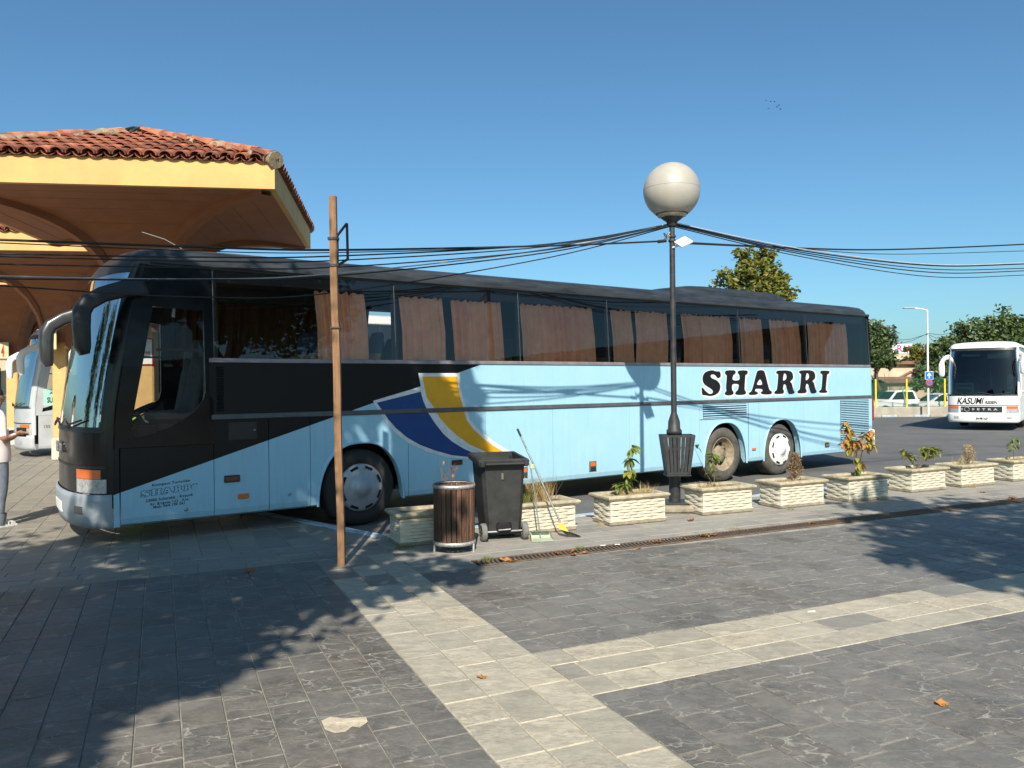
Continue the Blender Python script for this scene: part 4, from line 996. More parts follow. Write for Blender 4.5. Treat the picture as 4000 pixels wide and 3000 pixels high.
hoop(ZT - .03, 'rim_hoop', .03); hoop(.86, 'mid_hoop', .012); hoop(ZB, 'bottom_hoop', .03)
MB().box(-BW - .015, BW + .015, -BDp - .01, BDp + .01, ZB - .02, ZB - .005).build('floor_plate', iron, bk)

# ---------------------------------------------------------------- overhead cables (plane of the cable run: Y = 9.8 + .47 X)
cn = Vector((.47, -1, 0)).normalized(); cp0 = Vector((0, 9.8, 0))
def cable(name, pts, r, m, label, group, dz=0):
    P = [onplane(x * K, y * K, cp0, cn) for x, y in pts]
    # catmull through the measured points
    out = []
    for i in range(len(P) - 1):
        a, b_, c, d = P[max(0, i - 1)], P[i], P[i + 1], P[min(len(P) - 1, i + 2)]
        for k in range(8):
            t = k / 8; out.append(.5 * ((2 * b_) + (c - a) * t + (2 * a - 5 * b_ + 4 * c - d) * t * t + (3 * b_ - a - 3 * c + d) * t ** 3) + Vector((0, dz, 0)))
    out.append(P[-1] + Vector((0, dz, 0)))
    MB().tube(out, r, 6).build(name, m, label=label, cat='cable', group=group)
LF = [('thick', .013, cablem, [(-220, 511), (0, 518), (415, 533), (720, 540), (1185, 531), (1430, 521)]), ('b', .006, cablem, [(-220, 516), (0, 524), (415, 541), (720, 545), (1185, 528), (1447, 485)]), ('c', .009, cablem, [(-220, 541), (0, 547), (415, 554), (720, 552), (1185, 526), (1447, 483)]), ('d', .008, cablem, [(-220, 545), (0, 554), (415, 564), (720, 563), (1185, 532), (1447, 486)]),
      ('e', .008, cablem, [(-220, 560), (0, 570), (415, 577), (720, 577), (1185, 539), (1447, 487)]), ('white', .008, cablew, [(-220, 585), (0, 595), (415, 602), (720, 590), (1185, 537), (1447, 482)]), ('g', .009, cablem, [(-220, 592), (0, 602), (415, 604), (720, 596), (1185, 545), (1447, 488)]), ('h', .008, cablem, [(-220, 604), (0, 617), (415, 641), (720, 632), (1185, 556), (1447, 489)])]
for i, (nm, r, m, pts) in enumerate(LF):
    lab = 'white overhead cable running left from the lamp post' if nm == 'white' else 'thick black overhead cable clamped to the lamp post, running left' if nm == 'thick' else 'thin black overhead cable left of the lamp, ' + dict(b='second', c='third', d='fourth', e='fifth', g='seventh', h='lowest')[nm] + ' of those crossing the timber post'
    cable('overhead_cable', pts, r, m, lab, None if nm in ('white', 'thick') else 'thin cables left of the lamp', dz=.02 * (i % 3))
RT = [('white', .008, cablew, [(1452, 480), (1727, 537), (2007, 571), (2212, 568), (2400, 560)]), ('b', .010, cablem, [(1452, 482), (1727, 540), (2007, 573), (2212, 570), (2400, 563)]), ('c', .008, cablem, [(1452, 484), (1727, 543), (2007, 580), (2212, 579), (2400, 572)]), ('d', .009, cablem, [(1452, 486), (1727, 548), (2007, 588), (2212, 585), (2400, 576)]), ('e', .007, cablem, [(1452, 488), (1727, 553), (2007, 597), (2212, 594), (2400, 585)]),
      ('thick', .013, cablem, [(1465, 522), (1727, 535), (1927, 538), (2212, 527), (2400, 515)]), ('g', .006, cablem, [(1465, 526), (1727, 538), (1927, 549), (2212, 542), (2400, 536)])]
for i, (nm, r, m, pts) in enumerate(RT):
    lab = 'white overhead cable running right from the lamp post' if nm == 'white' else 'thick black overhead cable clamped to the lamp post, running right' if nm == 'thick' else 'thin black cable right of the lamp, ' + dict(g='second', b='fourth', c='fifth', d='sixth', e='lowest')[nm] + ' from top at the right picture edge'
    cable('overhead_cable', pts, r, m, lab, None if nm in ('white', 'thick') else 'thin cables right of the lamp', dz=.02 * (i % 3))
for x, y in ((1430, 521), (1462, 522)):
    p = onplane(x * K, y * K, cp0, cn) - lb; MB().tube([p + Vector((-.06, -.02, -.01)), p + Vector((.06, .02, .01))], .022, 8).build('cable_clamp', cablem, lamp)

# ---------------------------------------------------------------- slatted wooden litter bin
wb = ground(981 * K, 1192 * K) + Vector((0, .06, 0)); wbin = empty('wooden_bin', wb, 0, label='round brown wooden slat litter bin with steel hoops', cat='bin')
RB = .205
slv = MB().bbox(-.0225, .0225, -.012, .012, .115, .70, .004).mesh('slat', slatm)
for i in range(24):
    a = 2 * PI * i / 24 + .06; link('slat', slv, wbin, (RB * math.cos(a), RB * math.sin(a), random.uniform(-.004, .004)), (0, 0, a + PI / 2))
for z, nm in ((.69, 'top_hoop'), (.098, 'bottom_hoop')):
    MB().lathe([(RB + .013, z - .018), (RB + .018, z - .018), (RB + .018, z + .022), (RB + .013, z + .022), (RB + .013, z - .018)], 40).build(nm, galv, wbin)
MB().lathe([(RB + .005, .708), (RB - .02, .72), (RB - .03, .72)], 40).build('collar', slatm, wbin)
rv = MB().lathe([(.007, 0), (.005, .005), (.001, .006)], 8, axis='y').mesh('rivet', steel)
for z in (.692, .10):
    for i in range(24):
        a = 2 * PI * i / 24 + .06; link('rivet', rv, wbin, ((RB + .018) * math.cos(a), (RB + .018) * math.sin(a), z), (0, 0, a + PI / 2))
for sx_ in (-1, 1):
    MB().tube([(sx_ * .19, -.07, .10), (sx_ * .205, -.075, .085), (sx_ * .205, -.075, 0)], .013, 6).build('leg', galv, wbin); MB().tube([(sx_ * .15, .13, .10), (sx_ * .16, .14, 0)], .013, 6).build('leg', galv, wbin)
MB().lathe([(RB - .03, .13), (RB - .035, .66)], 24).build('liner', mat('bin_liner', (.02, .02, .02), .9), wbin)
for a in (-1.45, -1.72, -2.0):
    MB().tube([((RB - .016) * math.cos(a), (RB - .016) * math.sin(a), .14), ((RB - .016) * math.cos(a), (RB - .016) * math.sin(a), .64)], .005, 4).build('inner_strip', signwhite, wbin)

# ---------------------------------------------------------------- black wheelie bin
bp_ = ground(1082 * K, 1166 * K) + Vector((.0, .12, 0)); wbn = empty('wheelie_bin', bp_, R(14), label='open black plastic wheelie bin without a lid', cat='bin')
rws = []
for z, hx, y0, y1 in ((.06, .19, -.12, .30), (.10, .20, -.15, .32), (.3, .215, -.155, .35), (.6, .235, -.16, .39), (.90, .252, -.165, .425)):
    c_ = .035; rws.append([(-hx + c_, y0, z), (hx - c_, y0, z), (hx, y0 + c_, z), (hx, y1 - c_, z), (hx - c_, y1, z), (-hx + c_, y1, z), (-hx, y1 - c_, z), (-hx, y0 + c_, z)])
inn = [[(x * .95, .13 + (y - .13) * .95, z) for x, y, z in r] for r in rws]
MB().grid(rws, sm=False, closed=True).grid([list(reversed(r)) for r in inn], sm=False, closed=True).add(rws[0], [tuple(reversed(range(8)))]).add(inn[0], [tuple(range(8))]).build('bin_body', plast, wbn)
def rimring(o, z): return [(-.25 - o, -.165 - o, z), (.25 + o, -.165 - o, z), (.25 + o, .42 + o, z), (-.25 - o, .42 + o, z)]
tl = lambda r: [(x, y, z + .03 * (y + .16) / .58) for x, y, z in r]
MB().grid([tl(rimring(.0, .84)), tl(rimring(.035, .845)), tl(rimring(.04, .90)), tl(rimring(.025, .915)), tl(rimring(-.01, .915)), tl(rimring(-.012, .86))], sm=False, closed=True).build('rim', plast, wbn)
for sx_ in (-1, 1):
    w_ = MB().lathe([(.035, -.03), (.095, -.03), (.10, -.02), (.10, .02), (.095, .03), (.06, .03), (.055, .02), (.03, .025), (.001, .03)], 24, axis='x'); 
    if sx_ < 0: w_.v = [(-x, y, z) for x, y, z in w_.v]
    wo = link('wheel', w_.mesh('wheel', wheelgrey), wbn, (sx_ * .235, -.15, .10))
    for k in range(6):
        a = k * PI / 3; MB().box(sx_ * .026, sx_ * .031, .02, .055, -.006, .006).build('spoke', plast, wo, rot=(a, 0, 0))
    # handle lugs at the rim
    MB().bbox(sx_ * .25 - .03, sx_ * .25 + .03, -.235, -.16, .83, .895, .012).build('handle_lug', plast, wbn)
MB().tube([(-.24, -.15, .10), (.24, -.15, .10)], .012, 8).build('axle', steel, wbn)
MB().tube([(-.22, -.235, .865), (.22, -.235, .865)], .014, 8).build('handle_bar', plast, wbn)
MB().bbox(-.09, .09, -.175, -.13, .085, .20, .02).build('axle_recess', dark, wbn); MB().tube([(-.07, -.178, .12), (.07, -.178, .125)], .009, 8).build('foot_bar', steel, wbn)
MB().bbox(-.03, .0, -.178, -.16, .68, .76, .008).build('torn_label', mat('torn', (.14, .12, .09), .9), wbn)

# ---------------------------------------------------------------- dustpan and broom
dp = ground(2115, 2110); pan_ = empty('dustpan', dp, R(8), label='pale green long-handled dustpan standing beside the wheelie bin', cat='dustpan')
m = MB(); m.add([(-.13, -.11, .004), (.13, -.11, .004), (.115, .09, .012), (-.115, .09, .012)], [(0, 1, 2, 3)]); m.add([(-.115, .09, .012), (.115, .09, .012), (.11, .11, .085), (-.11, .11, .085)], [(0, 1, 2, 3)])
for s_ in (-1, 1): m.add([(s_ * .13, -.11, .004), (s_ * .115, .09, .012), (s_ * .11, .11, .085), (s_ * .12, -.03, .05)], [(0, 1, 2, 3)])
m.add([(-.11, .11, .085), (.11, .11, .085), (.10, .03, .095), (-.10, .03, .095)], [(0, 1, 2, 3)]); m.build('scoop', mint, pan_)
hp = at(2073, 1825, dp.y + .12) - dp
hp = Matrix.Rotation(-R(8), 3, 'Z') @ hp
MB().tube([(0, .06, .03), tuple(hp + Vector((0, 0, -.0)))], .008, 8).build('handle', steel, pan_)
MB().tube([tuple(hp), tuple(hp + Vector((-.002, 0, .04))), tuple(hp + Vector((-.02, 0, .055))), tuple(hp + Vector((-.055, .0, .058)))], .013, 8).build('grip', mint, pan_); MB().bbox(hp.x - .01, hp.x + .045, hp.y - .015, hp.y + .015, hp.z - .02, hp.z + .035, .006).build('broom_clip', mint, pan_)
bq = ground(2222, 2098); br = empty('broom', bq, 0, label='broom with yellow head and steel handle leaning against a cream planter', cat='broom')
tp = at(2021, 1675, bq.y + .22) - bq; hd = at(2190, 2045, bq.y + .03) - bq
MB().tube([tuple(hd), tuple(tp)], .0105, 8).build('handle', steel, br); d_ = (tp - hd).normalized(); MB().tube([tuple(tp - d_ * .10), tuple(tp)], .013, 8).build('grip', plast, br)
dn = (Vector((.01, 0, 0)) - hd).normalized(); sd = Vector((.25, -.12, .95)).cross(dn).normalized()
hx = Vector((1, -.1, .0)).normalized()
q0 = hd - d_ * -.01; m = MB()
a0 = [q0 + hx * .02 * s_ + Vector((0, e * .016, 0)) for s_, e in ((-1, -1), (1, -1), (1, 1), (-1, 1))]; q1 = hd + Vector((.035, -.01, -.075))
a1 = [q1 + (hx * .055 + Vector((0, 0, -.014))) * s_ + Vector((0, e * .022, 0)) for s_, e in ((-1, -1), (1, -1), (1, 1), (-1, 1))]
m.grid([a0, a1], sm=False, closed=True).add(a0, [(3, 2, 1, 0)]).add(a1, [(0, 1, 2, 3)]); m.build('head', yel, br)
m = MB(); rb_ = random.Random(4)
for i in range(150):
    s_, e = rb_.uniform(-1, 1), rb_.uniform(-1, 1); a = q1 + (hx * .052 + Vector((0, 0, -.014))) * s_ + Vector((0, e * .02, 0)); c = Vector((.055 + s_ * .085 + rb_.uniform(-.008, .008), e * .05, .005 + (1 - s_) * .012))
    t_ = .0016; m.add([a + Vector((t_, 0, 0)), a - Vector((t_, 0, 0)), c - Vector((t_, 0, 0)), c + Vector((t_, 0, 0))], [(0, 1, 2, 3)]); m.add([a + Vector((0, t_, 0)), a - Vector((0, t_, 0)), c - Vector((0, t_, 0)), c + Vector((0, t_, 0))], [(0, 1, 2, 3)])
m.build('bristles', mat('bristle', (.015, .015, .016), .7), br, kind='stuff')
# ---------------------------------------------------------------- planters
PW, PD, PH = .80, .40, .36
st_ = MB(); rws = []
for i in range(7):
    t = i / 6; o = .004 + .016 * math.sin(PI * t) ** .8; h = .0172
    rws.append([(.2 * t - .1, .002, -h), (.2 * t - .1, -o, -h * .75), (.2 * t - .1, -o, h * .75), (.2 * t - .1, .002, h)])
st_.grid(rws, sm=False); strip_me = st_.mesh('weave_strip', creamp)
rope = MB().tube([(0, 0, -.02), (.012, -.004, 0), (.024, 0, .02)], .011, 5).mesh('rope_twist', rimp)
def planter_proto():
    root = empty('planter'); 
    MB().bbox(-.015, PW + .015, -.015, PD + .015, 0, .045, .012).build('plinth', plinthm, root)
    MB().box(.0, PW, 0, PD, .04, .31).build('tub', creamp, root)
    o0, o1 = .03, .055
    def rr_(o, z): return [(-o, -o, z), (PW + o, -o, z), (PW + o, PD + o, z), (-o, PD + o, z)]
    MB().grid([rr_(.0, .295), rr_(.028, .31), rr_(.05, .335), rr_(.05, .355), rr_(.03, .365), rr_(-.035, .365), rr_(-.05, .33)], sm=False, closed=True).build('rim', rimp, root)
    MB().add([(.04, .04, .335), (PW - .04, .04, .335), (PW - .04, PD - .04, .335), (.04, PD - .04, .335)], [(0, 1, 2, 3)]).build('soil', soil, root)
    for r in range(7):
        z = .064 + .0365 * r; off = .1 if r % 2 else 0
        for k in range(5):
            x = .1 + .2 * k - off
            if x < .02 or x > PW - .02: continue
            sc = 1
            link('weave_strip', strip_me, root, (x, 0, z))
        for k in range(3):
            y = .1 + .2 * k - off
            if y < .02 or y > PD - .02: continue
            link('weave_strip', strip_me, root, (0, y, z), (0, 0, -PI / 2)); link('weave_strip', strip_me, root, (PW, y, z), (0, 0, PI / 2))
    for z in (.052,):
        MB().grid([rr_(.01, z - .012), rr_(.018, z - .004), rr_(.01, z + .004)], sm=False, closed=True).build('base_bead', creamp, root)
    return root
proto = planter_proto()
PPOS = [(-1.23, 8.54), (.02, 9.11), (1.19, 9.66), (2.49, 10.35), (3.68, 10.85), (4.83, 11.35), (6.20, 12.27), (7.27, 12.79), (8.54, 13.46)]
PLAB = ['cream basket-weave planter with bare twigs beside the wooden bin', 'cream basket-weave planter with dry grass behind the broom', 'cream basket-weave planter with a tall green seedling left of the lamp post', 'cream basket-weave planter with a thin green sapling right of the lamp post', 'cream basket-weave planter with a dead brown shrub, cracked down its front', 'shaded basket-weave planter with the tall orange-leaved shrub', 'basket-weave planter with the low yellow-green shrub', 'basket-weave planter with a dry straw-coloured tuft', 'rightmost basket-weave planter, cut by the picture edge']
PL = []
for i, (q, lab) in enumerate(zip(PPOS, PLAB)):
    o = proto if i == 0 else copy_tree(proto)
    o.location = (q[0], q[1], 0); o.rotation_euler = (0, 0, AL + R((0, 1.5, 0, -1, 1, 1, 2, 0, -1)[i])); tag(o, lab, 'planter', 'basket-weave planters in a row'); PL.append(o)
MB().tube([(.56, -.006, .30), (.565, -.012, .22), (.555, -.012, .15), (.56, -.01, .05)], .006, 4).build('crack', plinthm, PL[4])
def ploc(i, x, y, z=.335):
    q = PPOS[i]; a = PL[i].rotation_euler[2]; return Vector((q[0] + x * math.cos(a) - y * math.sin(a), q[1] + x * math.sin(a) + y * math.cos(a), z))
# plants
def leaf_shape(L, W):
    m = MB(); n = 5; rws = []
    for i in range(n + 1):
        t = i / n; w_ = W * math.sin(PI * min(1, t * .93 + .05)) ** .8 * .5; dz = -.35 * L * t * t
        rws.append([(L * t, -w_, dz + w_ * .5), (L * t, 0, dz), (L * t, w_, dz + w_ * .5)])
    return m.grid(rws)
LG = leafmat('leaf_green', [(.06, .13, .02), (.11, .19, .03), (.20, .24, .05)], .3, 6)
LO = leafmat('leaf_orange', [(.46, .25, .03), (.52, .34, .05), (.34, .33, .05), (.50, .21, .07)], .3, 8)
LY = leafmat('leaf_yellowgreen', [(.22, .26, .03), (.38, .34, .05), (.16, .20, .03)], .3, 8)
leafG = leaf_shape(.135, .055).mesh('leaf', LG); leafO = leaf_shape(.125, .055).mesh('leaf', LO); leafY = leaf_shape(.095, .06).mesh('leaf', LY); leafD = leaf_shape(.06, .03).mesh('leaf', leaf_dry)
def put_leaf(root, me, p, yaw, pitch, sc): link('leaf', me, root, p, (random.uniform(-.3, .3), pitch, yaw), (sc, sc, sc))
def whorl(root, me, p, n, r, pit=(-.2, .9), sc=(.7, 1.15)):
    for k in range(n): put_leaf(root, me, Vector(p) + Vector((r.uniform(-.01, .01), r.uniform(-.01, .01), r.uniform(-.03, .03))), r.uniform(0, 2 * PI), r.uniform(*pit), r.uniform(*sc))
def stem(root, pts, r0, r1, m=twig): MB().tube(pts, [r0 + (r1 - r0) * i / (len(pts) - 1) for i in range(len(pts))], 5).build('stem', m, root)
def grass(name, c, n, h, spread, m, label, cat, seed, lean=.5, group=None):
    r = random.Random(seed); mb = MB()
    for i in range(n):
        a = r.uniform(0, 2 * PI); d = r.random() ** .5; b_ = Vector((spread[0] * d * math.cos(a), spread[1] * d * math.sin(a), 0)); hh_ = h * r.uniform(.35, 1); l = r.uniform(-lean, lean), r.uniform(-lean, lean)
        w_ = r.uniform(.0012, .003); an = r.uniform(0, PI); dx = Vector((math.cos(an) * w_, math.sin(an) * w_, 0)); tip = b_ + Vector((l[0] * hh_, l[1] * hh_, hh_)); mid = b_ + Vector((l[0] * hh_ * .35, l[1] * hh_ * .35, hh_ * .55))
        mb.add([b_ - dx, b_ + dx, mid + dx * .8, mid - dx * .8, tip], [(0, 1, 2, 3), (3, 2, 4)])
    return mb.build(name, m, None, loc=c, label=label, cat=cat, group=group)
straw = leafmat('straw', [(.50, .37, .17), (.40, .27, .12), (.56, .44, .22)], .25, 12); greeng = leafmat('grass_green', [(.18, .24, .05), (.30, .31, .09), (.11, .17, .03)], .25, 12); brownd = leafmat('dead_brown', [(.26, .15, .07), (.36, .22, .11), (.20, .12, .06), (.42, .30, .16)], .2, 10)
r = random.Random(3)
# 0 bare twigs
pt = empty('twig_shrub', ploc(0, .55, .22), 0, label='bare dry twigs with a few withered leaves behind the wooden bin', cat='shrub')
for k in range(9):
    a = r.uniform(0, 6.28); L = r.uniform(.3, .62); pts = [(0, 0, -.02)]
    for j in range(1, 6): t = j / 5; pts.append((math.cos(a) * .17 * t + r.uniform(-.015, .015), math.sin(a) * .10 * t, L * t))
    stem(pt, pts, .006, .002)
    for j in range(3):
        q = Vector(pts[2 + j]); stem(pt, [q, q + Vector((r.uniform(-.08, .08), r.uniform(-.03, .03), r.uniform(.04, .12)))], .003, .001)
    for j in range(2): put_leaf(pt, leafD, Vector(pts[r.randint(2, 5)]), r.uniform(0, 6), r.uniform(0, 1.5), r.uniform(.6, 1.1))
whorl(pt, leafD, (0, 0, .08), 26, r, (-.5, 1.6)); whorl(pt, leafD, (.03, 0, .16), 16, r, (-.5, 1.6))
# 1 grass clumps
grass('dry_grass', ploc(1, .42, .22), 420, .36, (.17, .10), straw, 'straw-coloured dry grass clump in the planter behind the broom', 'grass', 5, .45); grass('green_grass', ploc(1, .17, .18), 260, .24, (.12, .1), greeng, 'green grass clump in the planter beside the wheelie bin', 'grass', 6, .6)
pt = empty('weed_stalk', ploc(1, .62, .2), 0, label='thin forked weed stalk right of the dry grass clump', cat='plant'); stem(pt, [(0, 0, 0), (.05, 0, .13), (.12, 0, .24)], .003, .001); stem(pt, [(.02, 0, .05), (.04, 0, .2), (.03, 0, .32)], .003, .001)
# 2 tall green seedling
pt = empty('green_seedling', ploc(2, .40, .2), 0, label='tall green seedling with leaf whorls in the planter left of the lamp', cat='plant')
S_ = [(0, 0, 0), (.01, 0, .16), (.0, 0, .3), (.02, 0, .45), (.04, 0, .60)]; stem(pt, S_, .006, .003)
whorl(pt, leafG, (.05, 0, .60), 13, r, (-.1, .8)); whorl(pt, leafG, (.01, 0, .44), 10, r, (.1, 1.1)); whorl(pt, leafY, (.01, 0, .30), 12, r, (0, 1.1), (.9, 1.4)); whorl(pt, leafG, (-.02, 0, .18), 6, r); whorl(pt, leafG, (-.06, -.02, .12), 22, r, (-.3, 1), (.5, 1)); whorl(pt, leafG, (-.16, -.02, .13), 10, r, (-.3, 1), (.5, .9))
stem(pt, [(0, 0, 0), (-.08, 0, .10), (-.18, 0, .14), (-.22, 0, .13)], .005, .002)
grass('dry_grass', ploc(2, .42, .17), 260, .12, (.2, .1), straw, 'short dry grass round the foot of the tall green seedling', 'grass', 8, .8); grass('dry_grass', ploc(2, .68, .22), 90, .16, (.1, .08), straw, 'thin dry grass at the right end of the seedling planter', 'grass', 9, .8)
# 3 thin sapling
pt = empty('green_sapling', ploc(3, .33, .2), 0, label='thin green sapling with a long bent twig right of the lamp', cat='plant')
stem(pt, [(0, 0, 0), (.01, 0, .2), (.0, 0, .42)], .007, .003); stem(pt, [(0, 0, .02), (-.1, 0, .18), (-.2, 0, .40), (-.25, 0, .52), (-.22, 0, .60)], .004, .0015)
whorl(pt, leafG, (.0, 0, .42), 14, r, (-.5, .7), (.7, 1.0)); whorl(pt, leafG, (-.03, 0, .34), 8, r, (-.6, .6), (.6, .9)); whorl(pt, leafG, (-.02, 0, .2), 9, r, (-.9, .3), (.6, .9)); whorl(pt, leafG, (.03, 0, .12), 4, r, (-.9, .3), (.6, .9)); whorl(pt, leafG, (-.22, 0, .55), 2, r)
grass('dry_grass', ploc(3, .3, .18), 160, .09, (.22, .1), straw, 'short dry grass round the thin sapling', 'grass', 12, .8)
# 4 dead shrub
pt = empty('dead_shrub', ploc(4, .47, .2), 0, label='dense dead brown shrub in the cracked planter', cat='shrub')
def dense(root, m, n, hw, h, sz_, seed, twigs=26):
    r = random.Random(seed); mb = MB()
    for i in range(n):
        z = r.random() ** .8 * h; w_ = hw * (.55 + .45 * math.sin(PI * min(1, z / h + .12))) * r.random() ** .5; a = r.uniform(0, 6.28); c = Vector((w_ * math.cos(a), w_ * .8 * math.sin(a), z)); d = Vector((r.uniform(-1, 1), r.uniform(-1, 1), r.uniform(-.3, 1.3))).normalized() * sz_ * r.uniform(.5, 1.4); e = d.cross(Vector((r.uniform(-1, 1), r.uniform(-1, 1), r.uniform(-1, 1)))).normalized() * sz_ * .3
        mb.add([c - d, c + e, c + d, c - e], [(0, 1, 2, 3)])
    mb.build('foliage', m, root, kind='stuff'); tb = MB()
    for i in range(twigs):
        a = r.uniform(0, 6.28); w_ = hw * r.uniform(.2, .95); z = h * r.uniform(.6, 1.08); tb.tube([(0, 0, 0), (w_ * .5 * math.cos(a), w_ * .4 * math.sin(a), z * .5), (w_ * math.cos(a), w_ * .8 * math.sin(a), z)], [.004, .0025, .001], 4)
    tb.build('twigs', twig, root, kind='stuff')
dense(pt, brownd, 950, .115, .40, .017, 5)
grass('dry_grass', ploc(4, .3, .17), 160, .06, (.2, .1), straw, 'dry grass stubble left of the dead shrub', 'grass', 14, .8)
# 5 orange shrub
pt = empty('orange_shrub', ploc(5, .42, .2), 0, label='tall shrub with orange and yellow leaves in front of the coach rear', cat='shrub')
for tip in ((.14, 0, .62), (-.14, 0, .68), (.0, .05, .55), (.08, -.04, .5), (-.05, 0, .45)): stem(pt, [(0, 0, 0), (tip[0] * .35, tip[1], tip[2] * .5), tip], .008, .003)
for c in ((-.15, 0, .70), (-.10, -.03, .66), (.15, 0, .62), (.10, .03, .58), (.2, -.02, .56), (-.14, 0, .55), (-.2, 0, .5), (-.05, -.04, .52), (.02, 0, .52), (-.1, 0, .44), (.12, -.02, .48), (.2, 0, .46), (-.03, 0, .46)): whorl(pt, leafO, c, 12, r, (-.1, 1.2), (.7, 1.1))
whorl(pt, leafO, (-.17, 0, .78), 10, r, (-.1, 1.2), (.7, 1.1)); whorl(pt, leafO, (.2, 0, .66), 9, r, (-.1, 1.2), (.7, 1.1)); whorl(pt, leafY, (-.12, 0, .40), 10, r, (0, 1.4))
whorl(pt, leafY, (-.02, 0, .24), 14, r, (.2, 1.5)); whorl(pt, leafG, (.0, 0, .10), 16, r, (.2, 1.4), (.5, .9)); whorl(pt, leafO, (.02, 0, .18), 8, r, (.2, 1.4))
# 6 low yellow-green shrub
pt = empty('yellow_shrub', ploc(6, .42, .2), 0, label='low gnarled shrub with yellow-green leaves', cat='shrub')
for tip in ((-.2, 0, .26), (.18, 0, .30), (.05, 0, .3), (.26, 0, .24)): stem(pt, [(0, 0, 0), (tip[0] * .4, .02, .09), (tip[0] * .8, 0, tip[2] * .7), tip], .009, .004)
for c in ((-.22, 0, .27), (-.17, 0, .22), (-.1, 0, .18), (.08, 0, .30), (.14, 0, .33), (.2, 0, .32), (.26, 0, .30), (.31, 0, .27), (.22, 0, .24), (.12, 0, .24), (.18, 0, .18)): whorl(pt, leafY, c, 9, r, (-.5, 1.1), (.7, 1.1))
# 7 dry tuft
pt = empty('dry_tuft', ploc(7, .45, .2), 0, label='dry straw-coloured bushy tuft in the second planter from the right edge', cat='shrub'); dense(pt, straw, 620, .13, .33, .016, 9)
grass('dry_grass', ploc(7, .2, .2), 60, .2, (.1, .1), straw, 'stray dry stalks left of the straw-coloured tuft', 'grass', 22, .9)
# 8 small green shrub
pt = empty('small_shrub', ploc(8, .30, .2), 0, label='small sparse green shrub in the rightmost planter', cat='shrub')
stem(pt, [(0, 0, 0), (.01, 0, .15), (-.02, 0, .33)], .008, .003)
for c in ((-.06, 0, .2), (-.08, 0, .28), (.0, 0, .36), (.07, 0, .38), (.05, 0, .24), (-.02, 0, .3)): whorl(pt, leafG, c, 6, r, (-.5, 1), (.5, .8))
grass('dry_grass', ploc(8, .35, .2), 160, .08, (.25, .1), straw, 'dry grass stubble in the rightmost planter', 'grass', 23, .8)
# weeds on the paving
for i, (x, y, h, lab, mm, n) in enumerate(((1905, 2192, .07, 'green weed tuft at the near end of the drain grate', greeng, 90), (2262, 2145, .05, 'small weed beside the drain grate under the broom', greeng, 40), (1600, 2140, .05, 'dark weed tuft at the foot of the shaded planter', greeng, 60), (3085, 1992, .04, 'little weed at the foot of the cracked planter', greeng, 40), (2870, 2065, .03, 'dry grass wisp along the far edge of the grate', straw, 60), (1560, 2146, .05, 'moss and weeds under the twig planter', greeng, 60), (2350, 2050, .06, 'dry weed at the corner of the seedling planter', straw, 40), (3800, 1905, .09, 'dry weed before the straw tuft planter', straw, 60))):
    p = ground(x, y); grass('weed', p, n, h, (.06, .04), mm, lab, 'weed', 40 + i, .9)
# fallen leaves
fl_ = MB(); rr2 = random.Random(1); out = []
for k in range(16):
    a = 2 * PI * k / 16; rad = .055 * (1 if k % 3 == 0 else .62 + .2 * rr2.random()); out.append((rad * math.cos(a) * 1.25, rad * math.sin(a), .006 + .022 * abs(math.sin(a * 1.5)) * rr2.random() + .01 * (k % 3 == 0)))
fl_.add([(0, 0, .004)] + out, [(0, k + 1, (k + 1) % 16 + 1) for k in range(16)]); fl_.tube([(-.06, 0, .01), (-.1, .01, .015)], .002, 4)
fme = fl_.mesh('fallen_leaf', leaf_dry)
def fleaf(x, y, lab, sc=1, rz=0): p = ground(x, y); link('fallen_leaf', fme, None, p + Vector((0, 0, .003)), (random.uniform(-.25, .25), random.uniform(-.2, .2), rz), (sc, sc, sc), label=lab, cat='leaf', group='fallen dry leaves')
for i, (x, y, lab, sc) in enumerate([(3675, 2752, 'orange dry leaf alone on the dark slabs at lower right', .62), (975, 2234, 'brown dry leaf on the shaded slabs left of the timber post', .9), (1975, 2193, 'brown leaf lying across the near end of the grate', 1.1), (2005, 2195, 'brown leaf right beside the leaf across the near end of the grate', .8), (2180, 2166, 'orange leaf on the grate below the dustpan', .75), (2238, 2156, 'upright orange leaf on the grate below the broom', .9), (2240, 2170, 'pale leaf at the near edge of the grate below the broom', .7), (2283, 2162, 'orange leaf on the grate right of the broom', .7), (2493, 2145, 'small orange leaf just in front of the grate', .6), (2567, 2122, 'orange leaf on the grate below the seedling planter', .9), (2678, 2110, 'orange leaf on the grate below the lamp post', .8), (2748, 2098, 'large brown leaf on the grate right of the lamp post', 1.3), (2785, 2094, 'orange leaf touching the large brown leaf on the grate', 1.0), (2700, 2035, 'orange leaf at the foot of the lamp plinth', 1.0), (3170, 2045, 'dark crumpled leaf on the shaded part of the grate', .8), (3955, 1950, 'orange leaf cluster on the grate at the right edge', 1.2), (3840, 1925, 'small brown leaf on the paving before the right planters', .8), (1882, 2650, 'tiny yellow leaf on the pale band crossing', .5)]):
    fleaf(x, y, lab, sc, i * 1.3)
for i, (x, y) in enumerate(((2355, 2133), (2412, 2129), (3170, 2392))):
    p = ground(x, y) + Vector((0, 0, .006)); MB().tube([(-.03, 0, 0), (.03, .01, 0)], .005, 6).build('cigarette_end', signwhite, None, loc=p, label=('white cigarette end left of the lamp beside the grate', 'white cigarette end nearest the seedling planter on the grate', 'white cigarette end on the pale band')[i], cat='litter')

